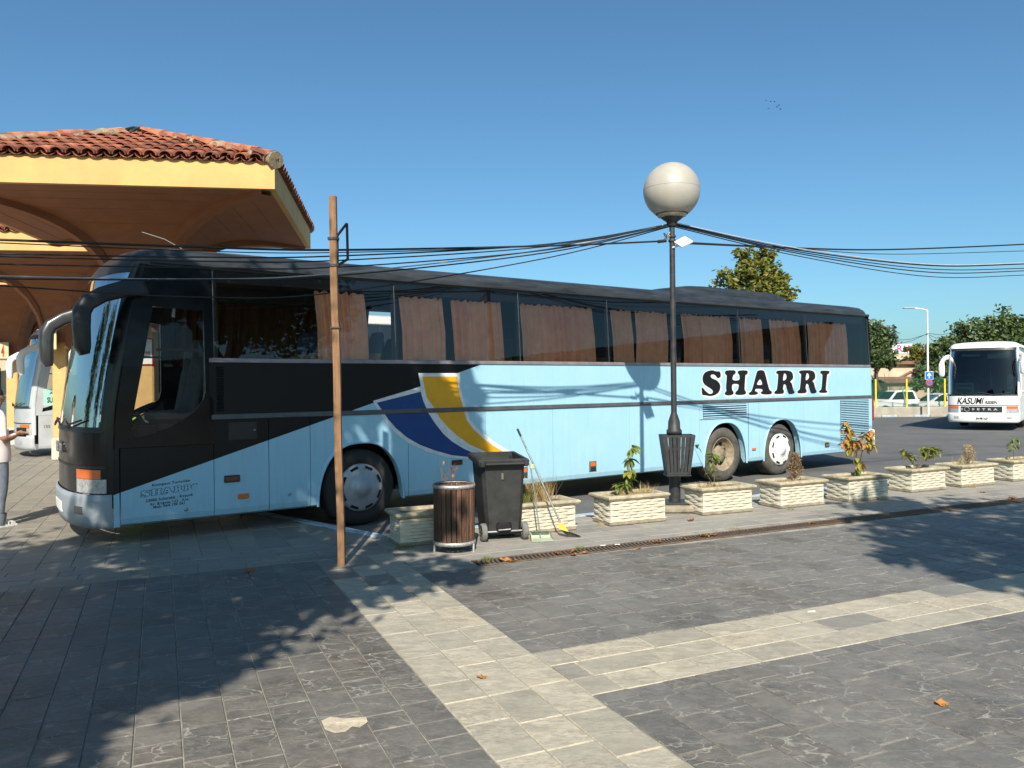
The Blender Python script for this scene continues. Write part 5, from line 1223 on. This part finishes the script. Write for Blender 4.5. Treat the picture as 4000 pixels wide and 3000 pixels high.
# ---------------------------------------------------------------- person at the left edge
pp = ground(8, 2056); per = empty('person', (pp.x - .09, pp.y, 0), R(60), label='person in a pale pink short-sleeved shirt and grey jeans standing at the left edge', cat='person')
V_ = []; E_ = []; RD = []
def jn(p, r, par=None):
    V_.append(p); RD.append(r if isinstance(r, tuple) else (r, r)); i = len(V_) - 1
    if par is not None: E_.append((par, i))
    return i
pel = jn((0, 0, .95), (.13, .155)); sp1 = jn((.0, 0, 1.08), (.135, .16), pel); sp2 = jn((0, 0, 1.24), (.13, .165), sp1); ch = jn((-.01, 0, 1.40), (.12, .17), sp2); nk = jn((.0, 0, 1.52), .062, ch); h1 = jn((.035, 0, 1.60), (.085, .07), nk); h2 = jn((.035, 0, 1.68), (.105, .078), h1); h3 = jn((.02, 0, 1.755), (.075, .06), h2)
jn((.135, 0, 1.655), (.012, .012), h2)
for sy in (-1, 1):
    sh_ = jn((-.01, sy * .175, 1.425), (.075, .07), ch); ub = jn((-.02, sy * .215, 1.30), .062, sh_); el = jn((-.03, sy * .27, 1.13), .05, ub); fa = jn((.09, sy * .225, 1.14), .045, el); wr = jn((.20, sy * .15, 1.18), .030, fa); pm = jn((.26, sy * .14, 1.19), (.022, .034), wr)
    for k in range(4):
        a = jn((.315, sy * (.165 - .018 * k), 1.185), .0095, pm); b_ = jn((.345 - .004 * abs(k - 1), sy * (.163 - .018 * k), 1.168), .0088, a); jn((.342, sy * (.161 - .018 * k), 1.146), .008, b_)
    a = jn((.265, sy * .10, 1.21), .010, wr); jn((.30, sy * .09, 1.215), .009, a)
    hp_ = jn((.0, sy * .095, .86), (.125, .11), pel); th_ = jn((.015, sy * .105, .68), .105, hp_); kn = jn((.02, sy * .11, .49), .086, th_); cf = jn((-.01, sy * .112, .30), .078, kn); an = jn((-.02, sy * .115, .10), .07, cf)
me = bpy.data.meshes.new('body'); me.from_pydata(V_, E_, []); bo_ = link('body', me, per)
md = bo_.modifiers.new('s', 'SKIN')
for v_, rd in zip(me.skin_vertices[0].data, RD): v_.radius = rd
me.skin_vertices[0].data[0].use_root = True
sb = bo_.modifiers.new('d', 'SUBSURF'); sb.levels = 2; sb.render_levels = 2
bpy.context.view_layer.update(); nm_ = bpy.data.meshes.new_from_object(bo_.evaluated_get(bpy.context.evaluated_depsgraph_get()))
bo_.modifiers.clear(); bo_.data = nm_; nm_.materials.clear()
for m_ in (jeansm, shirtm, skin): nm_.materials.append(m_)
for po in nm_.polygons:
    c = po.center; po.use_smooth = True
    po.material_index = 2 if c.z > 1.495 or (abs(c.y) > .185 and c.z < 1.17 and c.z > 1.0) or (c.x > .15 and c.z > 1.0 and c.z < 1.3) else 1 if c.z > .96 else 0
# shirt hem, shoes, hair
MB().lathe([(.19, .83), (.195, .90), (.188, 1.0), (.178, 1.12), (.165, 1.24)], 28).build('shirt_hem', shirtm, per, scale=(.93, 1.06, 1))
for sy in (-1, 1):
    MB().lathe([(.07, -.0), (.082, .06), (.09, .13)], 14).build('trouser_hem', jeansm, per, loc=(-.012, sy * .115, .045)); 
    s_ = MB(); rws = []
    for x, w_, h in ((-.12, .03, .05), (-.10, .042, .085), (0, .045, .10), (.08, .05, .075), (.15, .048, .05), (.185, .025, .03)): rws.append([(x, w_ * math.cos(PI * k / 8), .018 + h * math.sin(PI * k / 8)) for k in range(9)])
    s_.grid(rws); s_.box(-.125, .19, -.048, .048, .0, .022); so_ = link('shoe', s_.mesh('shoe', shoem), per, (0, sy * .115, 0))
    for k in range(3): MB().box(.02 + .035 * k, .032 + .035 * k, -.0515, .0515, .03, .06).build('shoe_stripe', seatgrey, so_)
hm = MB(); rws = []
for i in range(9):
    a = PI * i / 16; rws.append([((.108 * math.cos(a)) * math.cos(2 * PI * k / 18) * (1.06 if math.cos(2 * PI * k / 18) < 0 else .92), .085 * math.cos(a) * math.sin(2 * PI * k / 18), .115 * math.sin(a) - (.07 if math.cos(2 * PI * k / 18) < -.2 and i == 0 else 0)) for k in range(18)])
hm.grid(rws, closed=True); hm.build('hair', hairm, per, loc=(.012, 0, 1.685))
for sy in (-1, 1):
    MB().lathe([(.001, 0), (.018, .004), (.022, .010), (.014, .014), (.001, .008)], 12, axis='y').build('ear', skin, per, loc=(.02, sy * .082, 1.655), scale=(.8, 1 if sy < 0 else -1, 1.35))
    MB().lathe([(.001, .006), (.008, .003), (.011, 0)], 10, axis='x').build('eye', signwhite, per, loc=(.118, sy * .035, 1.68))
MB().box(.10, .135, -.022, .022, 1.598, 1.606).build('mouth', mat('lips', (.28, .10, .08), .5), per)
MB().bbox(.325, .35, -.10, .10, 1.13, 1.25, .006).build('phone', blackt, None, loc=(per.location.x, per.location.y, 0), rot=(0, 0, R(60)), label='dark phone held in the hands of the standing person', cat='phone')
# ---------------------------------------------------------------- trees
def leaves(mb, blobs, n, sz, seed, shell=.55, cut=None):
    r = random.Random(seed); tot = sum(b_[1] ** 2 for b_ in blobs)
    for c, rad, sq in blobs:
        k = int(n * rad ** 2 / tot); cl = []
        for i in range(max(6, k // 26)):
            d = Vector((r.gauss(0, 1), r.gauss(0, 1), r.gauss(0, 1))).normalized() * rad * (shell + (1 - shell) * r.random()) * (.78 + .44 * r.random()); cl.append(Vector(c) + Vector((d.x, d.y, d.z * sq)))
        for i in range(k):
            q = cl[r.randrange(len(cl))]; s_ = rad * .17
            p = q + Vector((r.gauss(0, s_), r.gauss(0, s_), r.gauss(0, s_ * .8)))
            if cut and cut(p): continue
            a = Vector((r.gauss(0, 1), r.gauss(0, 1), r.gauss(0, .6))).normalized(); b2 = a.cross(Vector((r.gauss(0, 1), r.gauss(0, 1), r.gauss(0, 1)))).normalized(); L = sz * r.uniform(.6, 1.4)
            n_ = a.cross(b2) * L * .12
            mb.add([p - a * L, p + b2 * L * .55 + n_, p + a * L, p - b2 * L * .55 + n_], [(0, 1, 2, 3)])
def tree(name, base, th, tr, blobs, n, sz, m, label, seed, group=None, limbs=7, cat='tree', cut=None):
    base = Vector(base); root = empty(name, base, 0, label=label, cat=cat, group=group); r = random.Random(seed)
    B_ = [(Vector(c) - base, rad, sq) for c, rad, sq in blobs]
    ctr = sum((c * rad for c, rad, _ in B_), Vector()) / sum(rad for _, rad, _ in B_)
    top = Vector((ctr.x * .6, ctr.y * .6, th)); t = MB(); t.tube([Vector((0, 0, -.2)), Vector((ctr.x * .05, ctr.y * .05, th * .4)), top], [tr * 1.3, tr, tr * .75], 10); t.build('trunk', bark, root)
    for i in range(min(limbs, 12)):
        c, rad, _ = B_[i % len(B_)]; e = c + Vector((r.uniform(-.5, .5), r.uniform(-.5, .5), r.uniform(-.3, .5))) * rad
        MB().tube([top * r.uniform(.75, 1), (top + e) / 2 + Vector((0, 0, -.1 * rad)), e], [tr * .5, tr * .3, tr * .08], 6).build('limb', bark, root)
    mb = MB(); leaves(mb, B_, n, sz, seed, cut=cut); mb.build('crown', m, root); return root
LD = leafmat('foliage_dark', [(.045, .08, .02), (.075, .12, .03), (.12, .165, .05), (.055, .095, .025), (.15, .19, .08)], .3, .8)
LA = leafmat('foliage_autumn', [(.09, .15, .02), (.13, .19, .03), (.19, .21, .04), (.28, .22, .04), (.07, .125, .02)], .35, 1.2)
LS = leafmat('foliage_plane', [(.07, .11, .02), (.10, .15, .03), (.05, .09, .02)], .25, .8)
CT = 1.213
def shb(x, yg, h, rad, sq=1.0): return ((x, yg - CT * h, h), rad, sq)
# trees behind the camera: they throw the shade over the paving and the nose of the coach
LT = [shb(x, y, 5.2, r_) for x, y, r_ in ((-4.4, 5.0, 1.4), (-6.0, 4.6, 1.5), (-3.0, 5.0, 1.0), (-2.4, 6.5, 1.05), (-4.0, 7.2, 1.45), (-6.0, 7.0, 1.25), (-1.5, 7.3, .75), (-.75, 7.5, .4), (-2.6, 8.5, .9), (-3.6, 3.6, .9), (-5.2, 3.0, 1.1), (-2.9, 3.8, .75), (-2.2, 5.2, .55), (-1.9, 8.9, .6), (-1.1, 8.9, .45))]
LT += [shb(x, y, 8.0, r_) for x, y, r_ in ((-3.9, 10.5, 1.05), (-2.8, 10.3, .95), (-3.3, 12.0, .95), (-2.1, 11.9, 1.0), (-1.3, 12.5, .75), (-.95, 13.3, .5), (-2.4, 13.2, .6), (-4.0, 12.4, .65), (-1.6, 10.7, .6), (-3.4, 9.3, .7), (-1.0, 11.6, .5), (-1.1, 12.2, .5), (-.75, 12.9, .45), (-1.98, 12.3, .45), (-1.35, 12.1, .4), (-1.5, 11.4, .4), (-4.7, 9.5, .5), (-4.85, 10.5, .4))]
tree('plane_tree', (-4.6, -2.6, 0), 4.2, .2, LT, 38000, .105, LS, 'plane tree standing behind the viewer, casting the shade on the left paving', 21, limbs=12, cut=lambda p: (lambda x, yg: 7.4 < yg < 12.3 and abs(x + 1.68 + .0125 * (yg - 7.7)) < .095)(p.x - 4.6, p.y - 2.6 + CT * p.z))
RTb = [shb(x, y, 5.8, r_) for x, y, r_ in ((4.7, 8.3, .8), (6.0, 8.0, 1.2), (7.8, 8.0, 1.4), (5.2, 9.9, .8), (6.8, 10.0, .95), (9.6, 8.6, 1.7), (5.2, 6.9, .6), (6.7, 6.5, .75), (5.3, 11.3, .5), (8.4, 6.6, .95), (4.9, 6.2, .45), (6.0, 5.7, .65), (7.4, 5.6, .7), (4.3, 6.9, .5), (4.6, 6.1, .5), (3.95, 7.7, .35), (5.3, 5.9, .5))]
tree('plane_tree', (8.0, 1.2, 0), 3.8, .17, RTb, 20000, .10, LS, 'plane tree standing right of the viewer, casting the shade on the right paving', 22, limbs=9)
for i, (x, y) in enumerate(((-20, 2), (-24, 9), (-19, -5))):
    tree('plane_tree', (x, y, 0), 3.0, .2, [((x, y, 5.6), 2.6, 1.3), ((x + 1, y - 1, 7.6), 2.0, 1), ((x - 1, y + 1, 3.6), 2.0, 1), ((x + .5, y + 1.5, 6.5), 1.8, 1.2)], 4500, .2, LD, ('plane tree far left of the viewer, only mirrored in the windscreen', 'plane tree farthest left of the viewer, level with the coach nose', 'plane tree far left and behind the viewer')[i], 50 + i, group='trees left of the viewer')
# trees beyond
def pxtree(name, px, dep, blobs, n, sz, m, label, seed, zg=None, group=None):
    bl = []
    for x, y, rp in blobs:
        p = at(x, y, dep); bl.append((tuple(p), rp * dep / FPX, 1.0))
    g = at(px, 1500, dep); zg = roadz(dep) if zg is None else zg
    zc_ = sum(b_[0][2] for b_ in bl) / len(bl)
    return tree(name, (g.x, g.y, zg), max(.8, (zc_ - zg) * .8), .16, bl, n, sz, m, label, seed, group)
pxtree('broadleaf_tree', 2960, 38, [(2860, 1120, 70), (2950, 1070, 85), (2960, 1150, 95), (3040, 1130, 65), (2840, 1170, 45), (2900, 1020, 45), (2990, 1000, 40), (3060, 1170, 45)], 5200, .13, LA, 'yellowing broadleaf tree rising behind the roof of the blue coach', 31)
pxtree('round_tree', 3420, 58, [(3420, 1330, 70), (3450, 1370, 55), (3390, 1380, 70), (3470, 1410, 35)], 5200, .15, LD, 'round dark green tree just right of the coach rear', 32)
BK = [(3690, 1390, 70, 'dark green tree left of the white coach, behind the street lamp'), (3800, 1330, 85, 'tall leafy tree rising over the nose of the white coach'), (3920, 1300, 85, 'tall leafy tree above the middle of the white coach'), (4030, 1320, 90, 'leafy tree at the right picture edge behind the white coach')]
for i, (x, y, rp, lab) in enumerate(BK):
    pxtree('broadleaf_tree', x, 60 + i, [(x, y, rp), (x - 50, y + 60, rp * .8), (x + 45, y + 70, rp * .85), (x, y + 110, rp * .9), (x - 20, y - 40, rp * .45), (x + 40, y - 30, rp * .4)], 5600, .16, LD, lab, 33 + i, group='trees behind the white coach')
pxtree('bush', 3600, 66, [(3560, 1390, 36), (3600, 1380, 36), (3640, 1400, 32), (3590, 1420, 36)], 2200, .14, LA, 'yellow-green bushes above the old building roof', 41)
pxtree('bush', 3650, 54, [(3600, 1490, 40), (3650, 1470, 44), (3700, 1490, 50), (3740, 1470, 50), (3680, 1530, 40)], 3000, .12, LD, 'green hedge behind the mesh fence', 42)
tb = empty('bare_shrub', at(3480, 1480, 56), 0, label='leafless grey shrub in front of the old building wall', cat='shrub'); tb.location.z = roadz(56); r5 = random.Random(8); m = MB()
for i in range(60):
    a = r5.uniform(0, 6.28); L = r5.uniform(1.2, 2.9); e = Vector((math.cos(a) * L * .55, math.sin(a) * L * .3, L)); m.tube([(0, 0, 0), e * .5 + Vector((0, 0, .15)), e], [.03, .018, .006], 4)
m.build('twigs', twig, tb, kind='stuff')

# ---------------------------------------------------------------- background right: old building, hoarding, fence, cars, lamp, signs
Y0 = 62
def xz(x, y, Y): p = at(x, y, Y); return p.x, p.z
hx0, hz = xz(3390, 1412, Y0); hx1, _ = xz(3605, 1412, Y0); zg = roadz(60) - .1
hs = empty('old_building', ((hx0 + hx1) / 2, Y0, zg), 0, label='long beige plastered old building with brown roof edge behind the fence', cat='building'); hw = (hx1 - hx0) / 2 + 1.2; hh_ = hz - zg
MB().box(-hw, hw, 0, 8, 0, hh_ - .25).build('wall', housem, hs); MB().box(-hw - .2, hw + .2, -.35, 8.2, hh_ - .25, hh_).build('roof', roofold, hs)
gx, gz = xz(3535, 1455, Y0); gx -= hs.location.x; MB().prism([(gx - 1.0, 0), (gx + 1.0, 0), (gx + 1.0, gz - zg - .55), (gx, gz - zg), (gx - 1.0, gz - zg - .55)], lambda a, b_, d: (a, d, b_), -.9, -.002).build('porch_gable', housem, hs)
MB().tube([(gx - 1.15, -.95, gz - zg - .58), (gx, -.95, gz - zg + .06), (gx + 1.15, -.95, gz - zg - .58)], .09, 5).build('gable_edge', roofold, hs)
for k in (-2.6, -.9, 2.2):
    o = MB().box(k - .35, k + .35, -.02, .05, 1.2, 2.2).build('window', darkglass, hs); MB().box(k - .42, k + .42, -.06, -.0, 1.12, 1.2).build('sill', concm, o)
o = MB().box(gx - .5, gx + .5, -.93, -.9, .9, 1.9).build('window', darkglass, hs)
# second shed roof in front
s0, sz1 = xz(3500, 1478, 57); s1, _ = xz(3610, 1478, 57)
sh = empty('shed', ((s0 + s1) / 2, 57, zg), 0, label='low shed roof with brown tiles behind the parked pickup', cat='shed'); sw_ = (s1 - s0) / 2 + .6
MB().box(-sw_, sw_, 0, 3, 0, sz1 - zg - .3).build('wall', housem, sh); MB().add([(-sw_ - .2, -.3, sz1 - zg - .35), (sw_ + .2, -.3, sz1 - zg - .35), (sw_ + .2, 1.6, sz1 - zg + .12), (-sw_ - .2, 1.6, sz1 - zg + .12), (-sw_ - .2, 3.2, sz1 - zg - .35), (sw_ + .2, 3.2, sz1 - zg - .35)], [(0, 1, 2, 3), (3, 2, 5, 4)]).build('roof', roofold, sh)
# hoarding with magenta letters on a far yellow block
Y1 = 95
a0, z0 = xz(3470, 1378, Y1); a1, z1 = xz(3556, 1358, Y1)
hb = empty('shop_hoarding', ((a0 + a1) / 2, Y1, roadz(60)), 0, label='far white shop fascia with large magenta letters RIA', cat='building'); zb = roadz(60); hw2 = (a1 - a0) / 2 + .3
MB().box(-hw2, hw2, .1, 5, 0, z0 - zb - .1).build('wall', housem, hb); MB().box(-hw2, hw2, 0, 1, z0 - zb - .1, z1 - zb + .45).build('fascia', signwhite, hb); xl, zl = xz(3502, 1374, Y1); link('lettering', TX['ria'], hb, (xl - hb.location.x, -.03, zl - zb), (PI / 2, 0, 0), (1.15, 1.1, 1))
b0, q0 = xz(3575, 1364, 120); b1, q1 = xz(3640, 1364, 120)
yb = empty('yellow_building', ((b0 + b1) / 2, 120, roadz(60)), 0, label='far yellow building block behind the street lamp', cat='building'); MB().box(-(b1 - b0) / 2, (b1 - b0) / 2, 0, 8, 0, q0 + .6).build('wall', yellow, yb)
for k in range(4): MB().box(-1.6 + k * .9, -1.1 + k * .9, -.03, .02, q0 - .9, q0 - .1).build('window', darkglass, yb)
MB().box(-(b1 - b0) / 2 - .1, (b1 - b0) / 2 + .1, -.15, 8.1, q0 + .6, q0 + .75).build('roof', whitep, yb)
# fence on a low concrete wall
YF = 50
fx0, _ = xz(3330, 1600, YF); fx1, _ = xz(4060, 1600, YF); wt = at(3500, 1590, YF).z
MB().bbox(fx0, fx1, YF - .15, YF + .15, roadz(50) - .1, wt, .03).build('low_wall', concm, label='low bare concrete wall under the green mesh fence', cat='wall')
fn = empty('mesh_fence', (fx0, YF, wt), 0, label='green wire mesh fence with yellow posts along the far roadside', cat='fence'); FHt = at(3500, 1482, YF).z - wt
for x in (3300, 3420, 3541, 3690, 3840, 3990):
    q = at(x, 1500, YF).x - fx0; MB().bbox(q - .05, q + .05, -.05, .05, -.02, FHt + .02, .02).build('post', fenceyel, fn)
m = MB(); Lf = fx1 - fx0; k = 0.0
while k < Lf + FHt:
    for s_ in (1, -1):
        a, c = (k, k - FHt) if s_ > 0 else (k - FHt, k)
        pts = []
        for (xx, zz) in ((a, 0), (c, FHt)): pts.append((min(max(xx, 0), Lf), zz))
        if a < 0 or c < 0 or a > Lf or c > Lf: continue
        (x0_, z0_), (x1_, z1_) = pts; w_ = .011; m.add([(x0_ - w_, 0, z0_), (x0_ + w_, 0, z0_), (x1_ + w_, 0, z1_), (x1_ - w_, 0, z1_)], [(0, 1, 2, 3)]); m.add([(x0_, -w_, z0_), (x0_, w_, z0_), (x1_, w_, z1_), (x1_, -w_, z1_)], [(0, 1, 2, 3)])
    k += .14
m.tube([(0, 0, FHt), (Lf, 0, FHt)], .02, 5); m.tube([(0, 0, .03), (Lf, 0, .03)], .015, 5); m.build('wire_mesh', meshgreen, fn, kind='stuff')
# roadside kerb with paint
for i in range(16):
    MB().bbox(0, .98, 0, .25, -.2, .12, .02).build('kerb', bluesign if False else (kerbm if i % 2 else concm), None, loc=(fx0 + i * 1.0, YF - 1.8, roadz(YF - 1.8)), kind='structure')
# cars
def car(name, loc, rz, L, prof, roofp, m, label, pick=False):
    root = empty(name, loc, rz, label=label, cat='pickup' if pick else 'car'); W_ = .85
    def ringc(sy, inset): return [(x, sy * (W_ - inset * max(0, (z - .8)) * .35), z) for x, z in prof]
    rws = [ringc(-1, 1), [(x, -(W_ - .06) * 1.0, z) for x, z in prof], [(x, (W_ - .06), z) for x, z in prof], ringc(1, 1)]
    n = len(prof); mb = MB(); a = ringc(-1, 1); c = ringc(1, 1); mb.grid([a, c], sm=False, closed=True); mb.add(a, [tuple(range(n))]); mb.add(c, [tuple(reversed(range(n)))]); mb.build('body', m, root, fix=True)
    for poly in roofp:
        for sy in (-1, 1):
            MB().add([(x, sy * (W_ - .35 * max(0, z - .8) + .006), z) for x, z in poly], [tuple(range(len(poly)))]).build('window', darkglass, root)
    (xa, za), (xb, zb_) = roofp[0][0], roofp[0][-1]
    for wx in (L * .18, L * .80):
        for sy in (-1, 1):
            t = MB().lathe([(.16, -.2), (.30, -.18), (.33, -.1), (.33, .02), (.27, .05), (.19, .03), (.18, .05), (.001, .06)], 20, axis='y'); 
            if sy > 0: t.v = [(x, -y, z) for x, y, z in t.v]
            wo = link('wheel', t.mesh('tyre', rubber), root, (wx, sy * (W_ - .02), .33)); MB().lathe([(.19, .052), (.1, .066), (.001, .068)], 16, axis='y').build('rim', silver, wo, scale=(1, 1 if sy < 0 else -1, 1))
    for sy in (-1, 1): MB().bbox(-.02, .06, sy * .6 - .15, sy * .6 + .15, .62, .76, .02).build('headlight', lensm, root)
    return root, W_
pk = at(3405, 1592, 52.5)
P1 = [(0, .35), (0, .78), (.1, .88), (1.15, .98), (1.75, 1.55), (1.95, 1.62), (2.95, 1.62), (3.08, 1.55), (3.2, 1.02), (4.9, 1.0), (4.95, .4), (4.3, .35), (.6, .32)]
root, W_ = car('pickup', (pk.x - .4, 52.5, roadz(52) + .0), R(6), 4.9, P1, [[(1.35, 1.02), (1.85, 1.5), (2.25, 1.53), (2.25, 1.02)], [(2.33, 1.02), (2.33, 1.53), (2.95, 1.53), (3.05, 1.02)]], whitep, 'white double-cab pickup parked behind the fence', True)
MB().add([(1.22, -.72, 1.04), (1.22, .72, 1.04), (1.74, .58, 1.53), (1.74, -.58, 1.53)], [(0, 1, 2, 3)]).build('windscreen', darkglass, root, loc=(-.012, 0, .01))
P2 = [(0, .3), (0, .6), (.15, .72), (1.0, .86), (1.75, 1.32), (2.2, 1.42), (2.9, 1.38), (3.6, 1.0), (4.2, .92), (4.3, .6), (4.25, .3)]
c1_ = at(3548, 1592, 51.3); root, _ = car('car', (c1_.x, 51.4, roadz(51)), R(3), 4.3, P2, [[(1.3, .92), (1.85, 1.3), (2.2, 1.36), (2.2, .92)], [(2.28, .92), (2.28, 1.36), (2.8, 1.33), (3.35, .95)]], whitep, 'white saloon car behind the fence, half hidden by the white coach')
MB().add([(1.05, -.7, .90), (1.05, .7, .90), (1.72, .62, 1.31), (1.72, -.62, 1.31)], [(0, 1, 2, 3)]).build('windscreen', glass('far_car_glass', (.3, .45, .5), 1.2), root, loc=(-.012, 0, .012))
c2_ = at(3345, 1560, 55); car('car', (c2_.x, 55, roadz(55)), R(4), 4.3, [(x, z * 1.15) for x, z in P2], [[(1.3, 1.06), (1.85, 1.5), (2.2, 1.56), (2.2, 1.06)], [(2.28, 1.06), (2.28, 1.56), (2.8, 1.52), (3.35, 1.1)]], mat('dark_green_paint', (.02, .05, .05), .3), 'dark car behind the white pickup beside the coach rear')
# street lamp with signs
lx = at(3625, 1500, 49).x; far_l = empty('roadside_lamp', (lx, 49, roadz(49)), 0, label='white roadside lamp pole with an arm, above the blue arrow sign', cat='lamp'); zt = at(3625, 1210, 49).z - roadz(49)
MB().lathe([(.07, 0), (.06, zt * .5), (.05, zt)], 12).build('pole', polew, far_l); MB().tube([(0, 0, zt - .05), (-.3, 0, zt + .05), (-.85, 0, zt + .12)], .04, 6).build('arm', polew, far_l); MB().bbox(-1.5, -.8, -.1, .1, zt + .08, zt + .16, .03).build('lamp_head', mat('head_grey', (.35, .37, .38), .5), far_l)
zs_ = at(3625, 1467, 49).z; sg = empty('direction_sign', (lx, 48.85, zs_), 0, label='blue square road sign with a white upward arrow', cat='sign')
MB().bbox(-.26, .26, 0, .02, -.25, .25, .006).build('border', signwhite, sg); MB().box(-.235, .235, -.006, -.001, -.225, .225).build('face', bluesign, sg); MB().prism([(-.035, -.17), (.035, -.17), (.035, .03), (.12, -.04), (.12, .05), (0, .17), (-.12, .05), (-.12, -.04), (-.035, .03)], lambda a, b_, d: (a, d, b_), -.012, -.007).build('arrow', signwhite, sg)
s2 = empty('no_stopping_sign', (lx, 48.85, at(3625, 1496, 49).z), 0, label='faded round no-stopping sign with red ring below the arrow sign', cat='sign'); MB().lathe([(.235, 0), (.235, .015), (.001, .016)], 28, axis='y').build('disc', mat('faded_red', (.42, .06, .08), .6, var=.2), s2); MB().lathe([(.18, .0175), (.001, .0185)], 28, axis='y').build('face', mat('faded_blue', (.10, .13, .32), .6, var=.2), s2)
for a in (PI / 4, -PI / 4): MB().box(-.2, .2, -.024, -.0205, -.022, .022).build('cross_bar', mat('faded_red', (.42, .06, .08), .6), s2, rot=(0, a, 0))
for i, (x, y, z_) in enumerate(((3495, 1330, 1305), (3500, 1345, 1303), (3720, 1300, 1302), (3660, 1340, 1305), (3690, 1320, 1306))):
    a = at(3623, z_, 48.9); b_ = at(x, y, 52); MB().tube([a, (a + b_) / 2 + Vector((0, 0, -.12)), b_], .014, 4).build('service_wire', cablem, label='thin black wire fanning out from the white roadside lamp pole', cat='cable', group='wires at the roadside lamp')
# birds far off
bm2 = MB().add([(0, 0, 0), (.18, .05, .10), (.42, .0, .04), (-.18, .05, .10), (-.42, .0, .04), (0, .28, .01), (0, -.2, 0), (0, 0, -.05)], [(0, 1, 5), (1, 2, 5), (0, 5, 3), (3, 5, 4), (6, 1, 0), (6, 0, 3), (6, 0, 7), (0, 7, 5)]).mesh('bird', cablem)
rb5 = random.Random(2)
for i in range(9):
    p = at(2990 + rb5.uniform(0, 60), 392 + rb5.uniform(0, 36), 130 + rb5.uniform(0, 12)); link('bird', bm2, None, p, (rb5.uniform(-.3, .3), 0, rb5.uniform(0, 6)), scale=(.7, .7, .7), label='tiny dark bird in a small flock high in the sky', cat='bird', group='flock of birds')
# left far background
q = at(40, 1560, 52); lbld = empty('station_hall', (q.x, 52, 0), 0, label='far hall with dark windows and white base at the left edge', cat='building')
MB().box(-9, 6, 0, 6, .0, 4.2).build('wall', housem, lbld); MB().box(-9.1, 6.1, -.03, .02, .0, 1.2).build('base', whitep, lbld)
for k in range(5): MB().box(-8 + k * 2.7, -6 + k * 2.7, -.05, .0, 1.3, 3.2).build('window', darkglass, lbld)
MB().box(-9.3, 6.3, -.5, 6.2, 4.2, 4.5).build('roof', roofold, lbld)
# building to the right of the viewer: shows as the dark band mirrored in the coach windows
sb_ = empty('roadside_building', (34, -6, 0), 0, label='plain building right of the viewer, seen only mirrored in the coach windows', cat='building')
MB().box(0, 8, -26, 24, -.2, 6.0).build('wall', mat('grey_plaster', (.20, .17, .14), .9, var=.2, scale=.5), sb_); MB().box(-.5, 8.5, -26.5, 24.5, 6.0, 6.35).build('roof', roofold, sb_)
for k in range(12):
    for z in (1.0, 3.7): MB().box(-.05, .0, -25 + k * 4, -23 + k * 4, z, z + 1.5).build('window', darkglass, sb_)
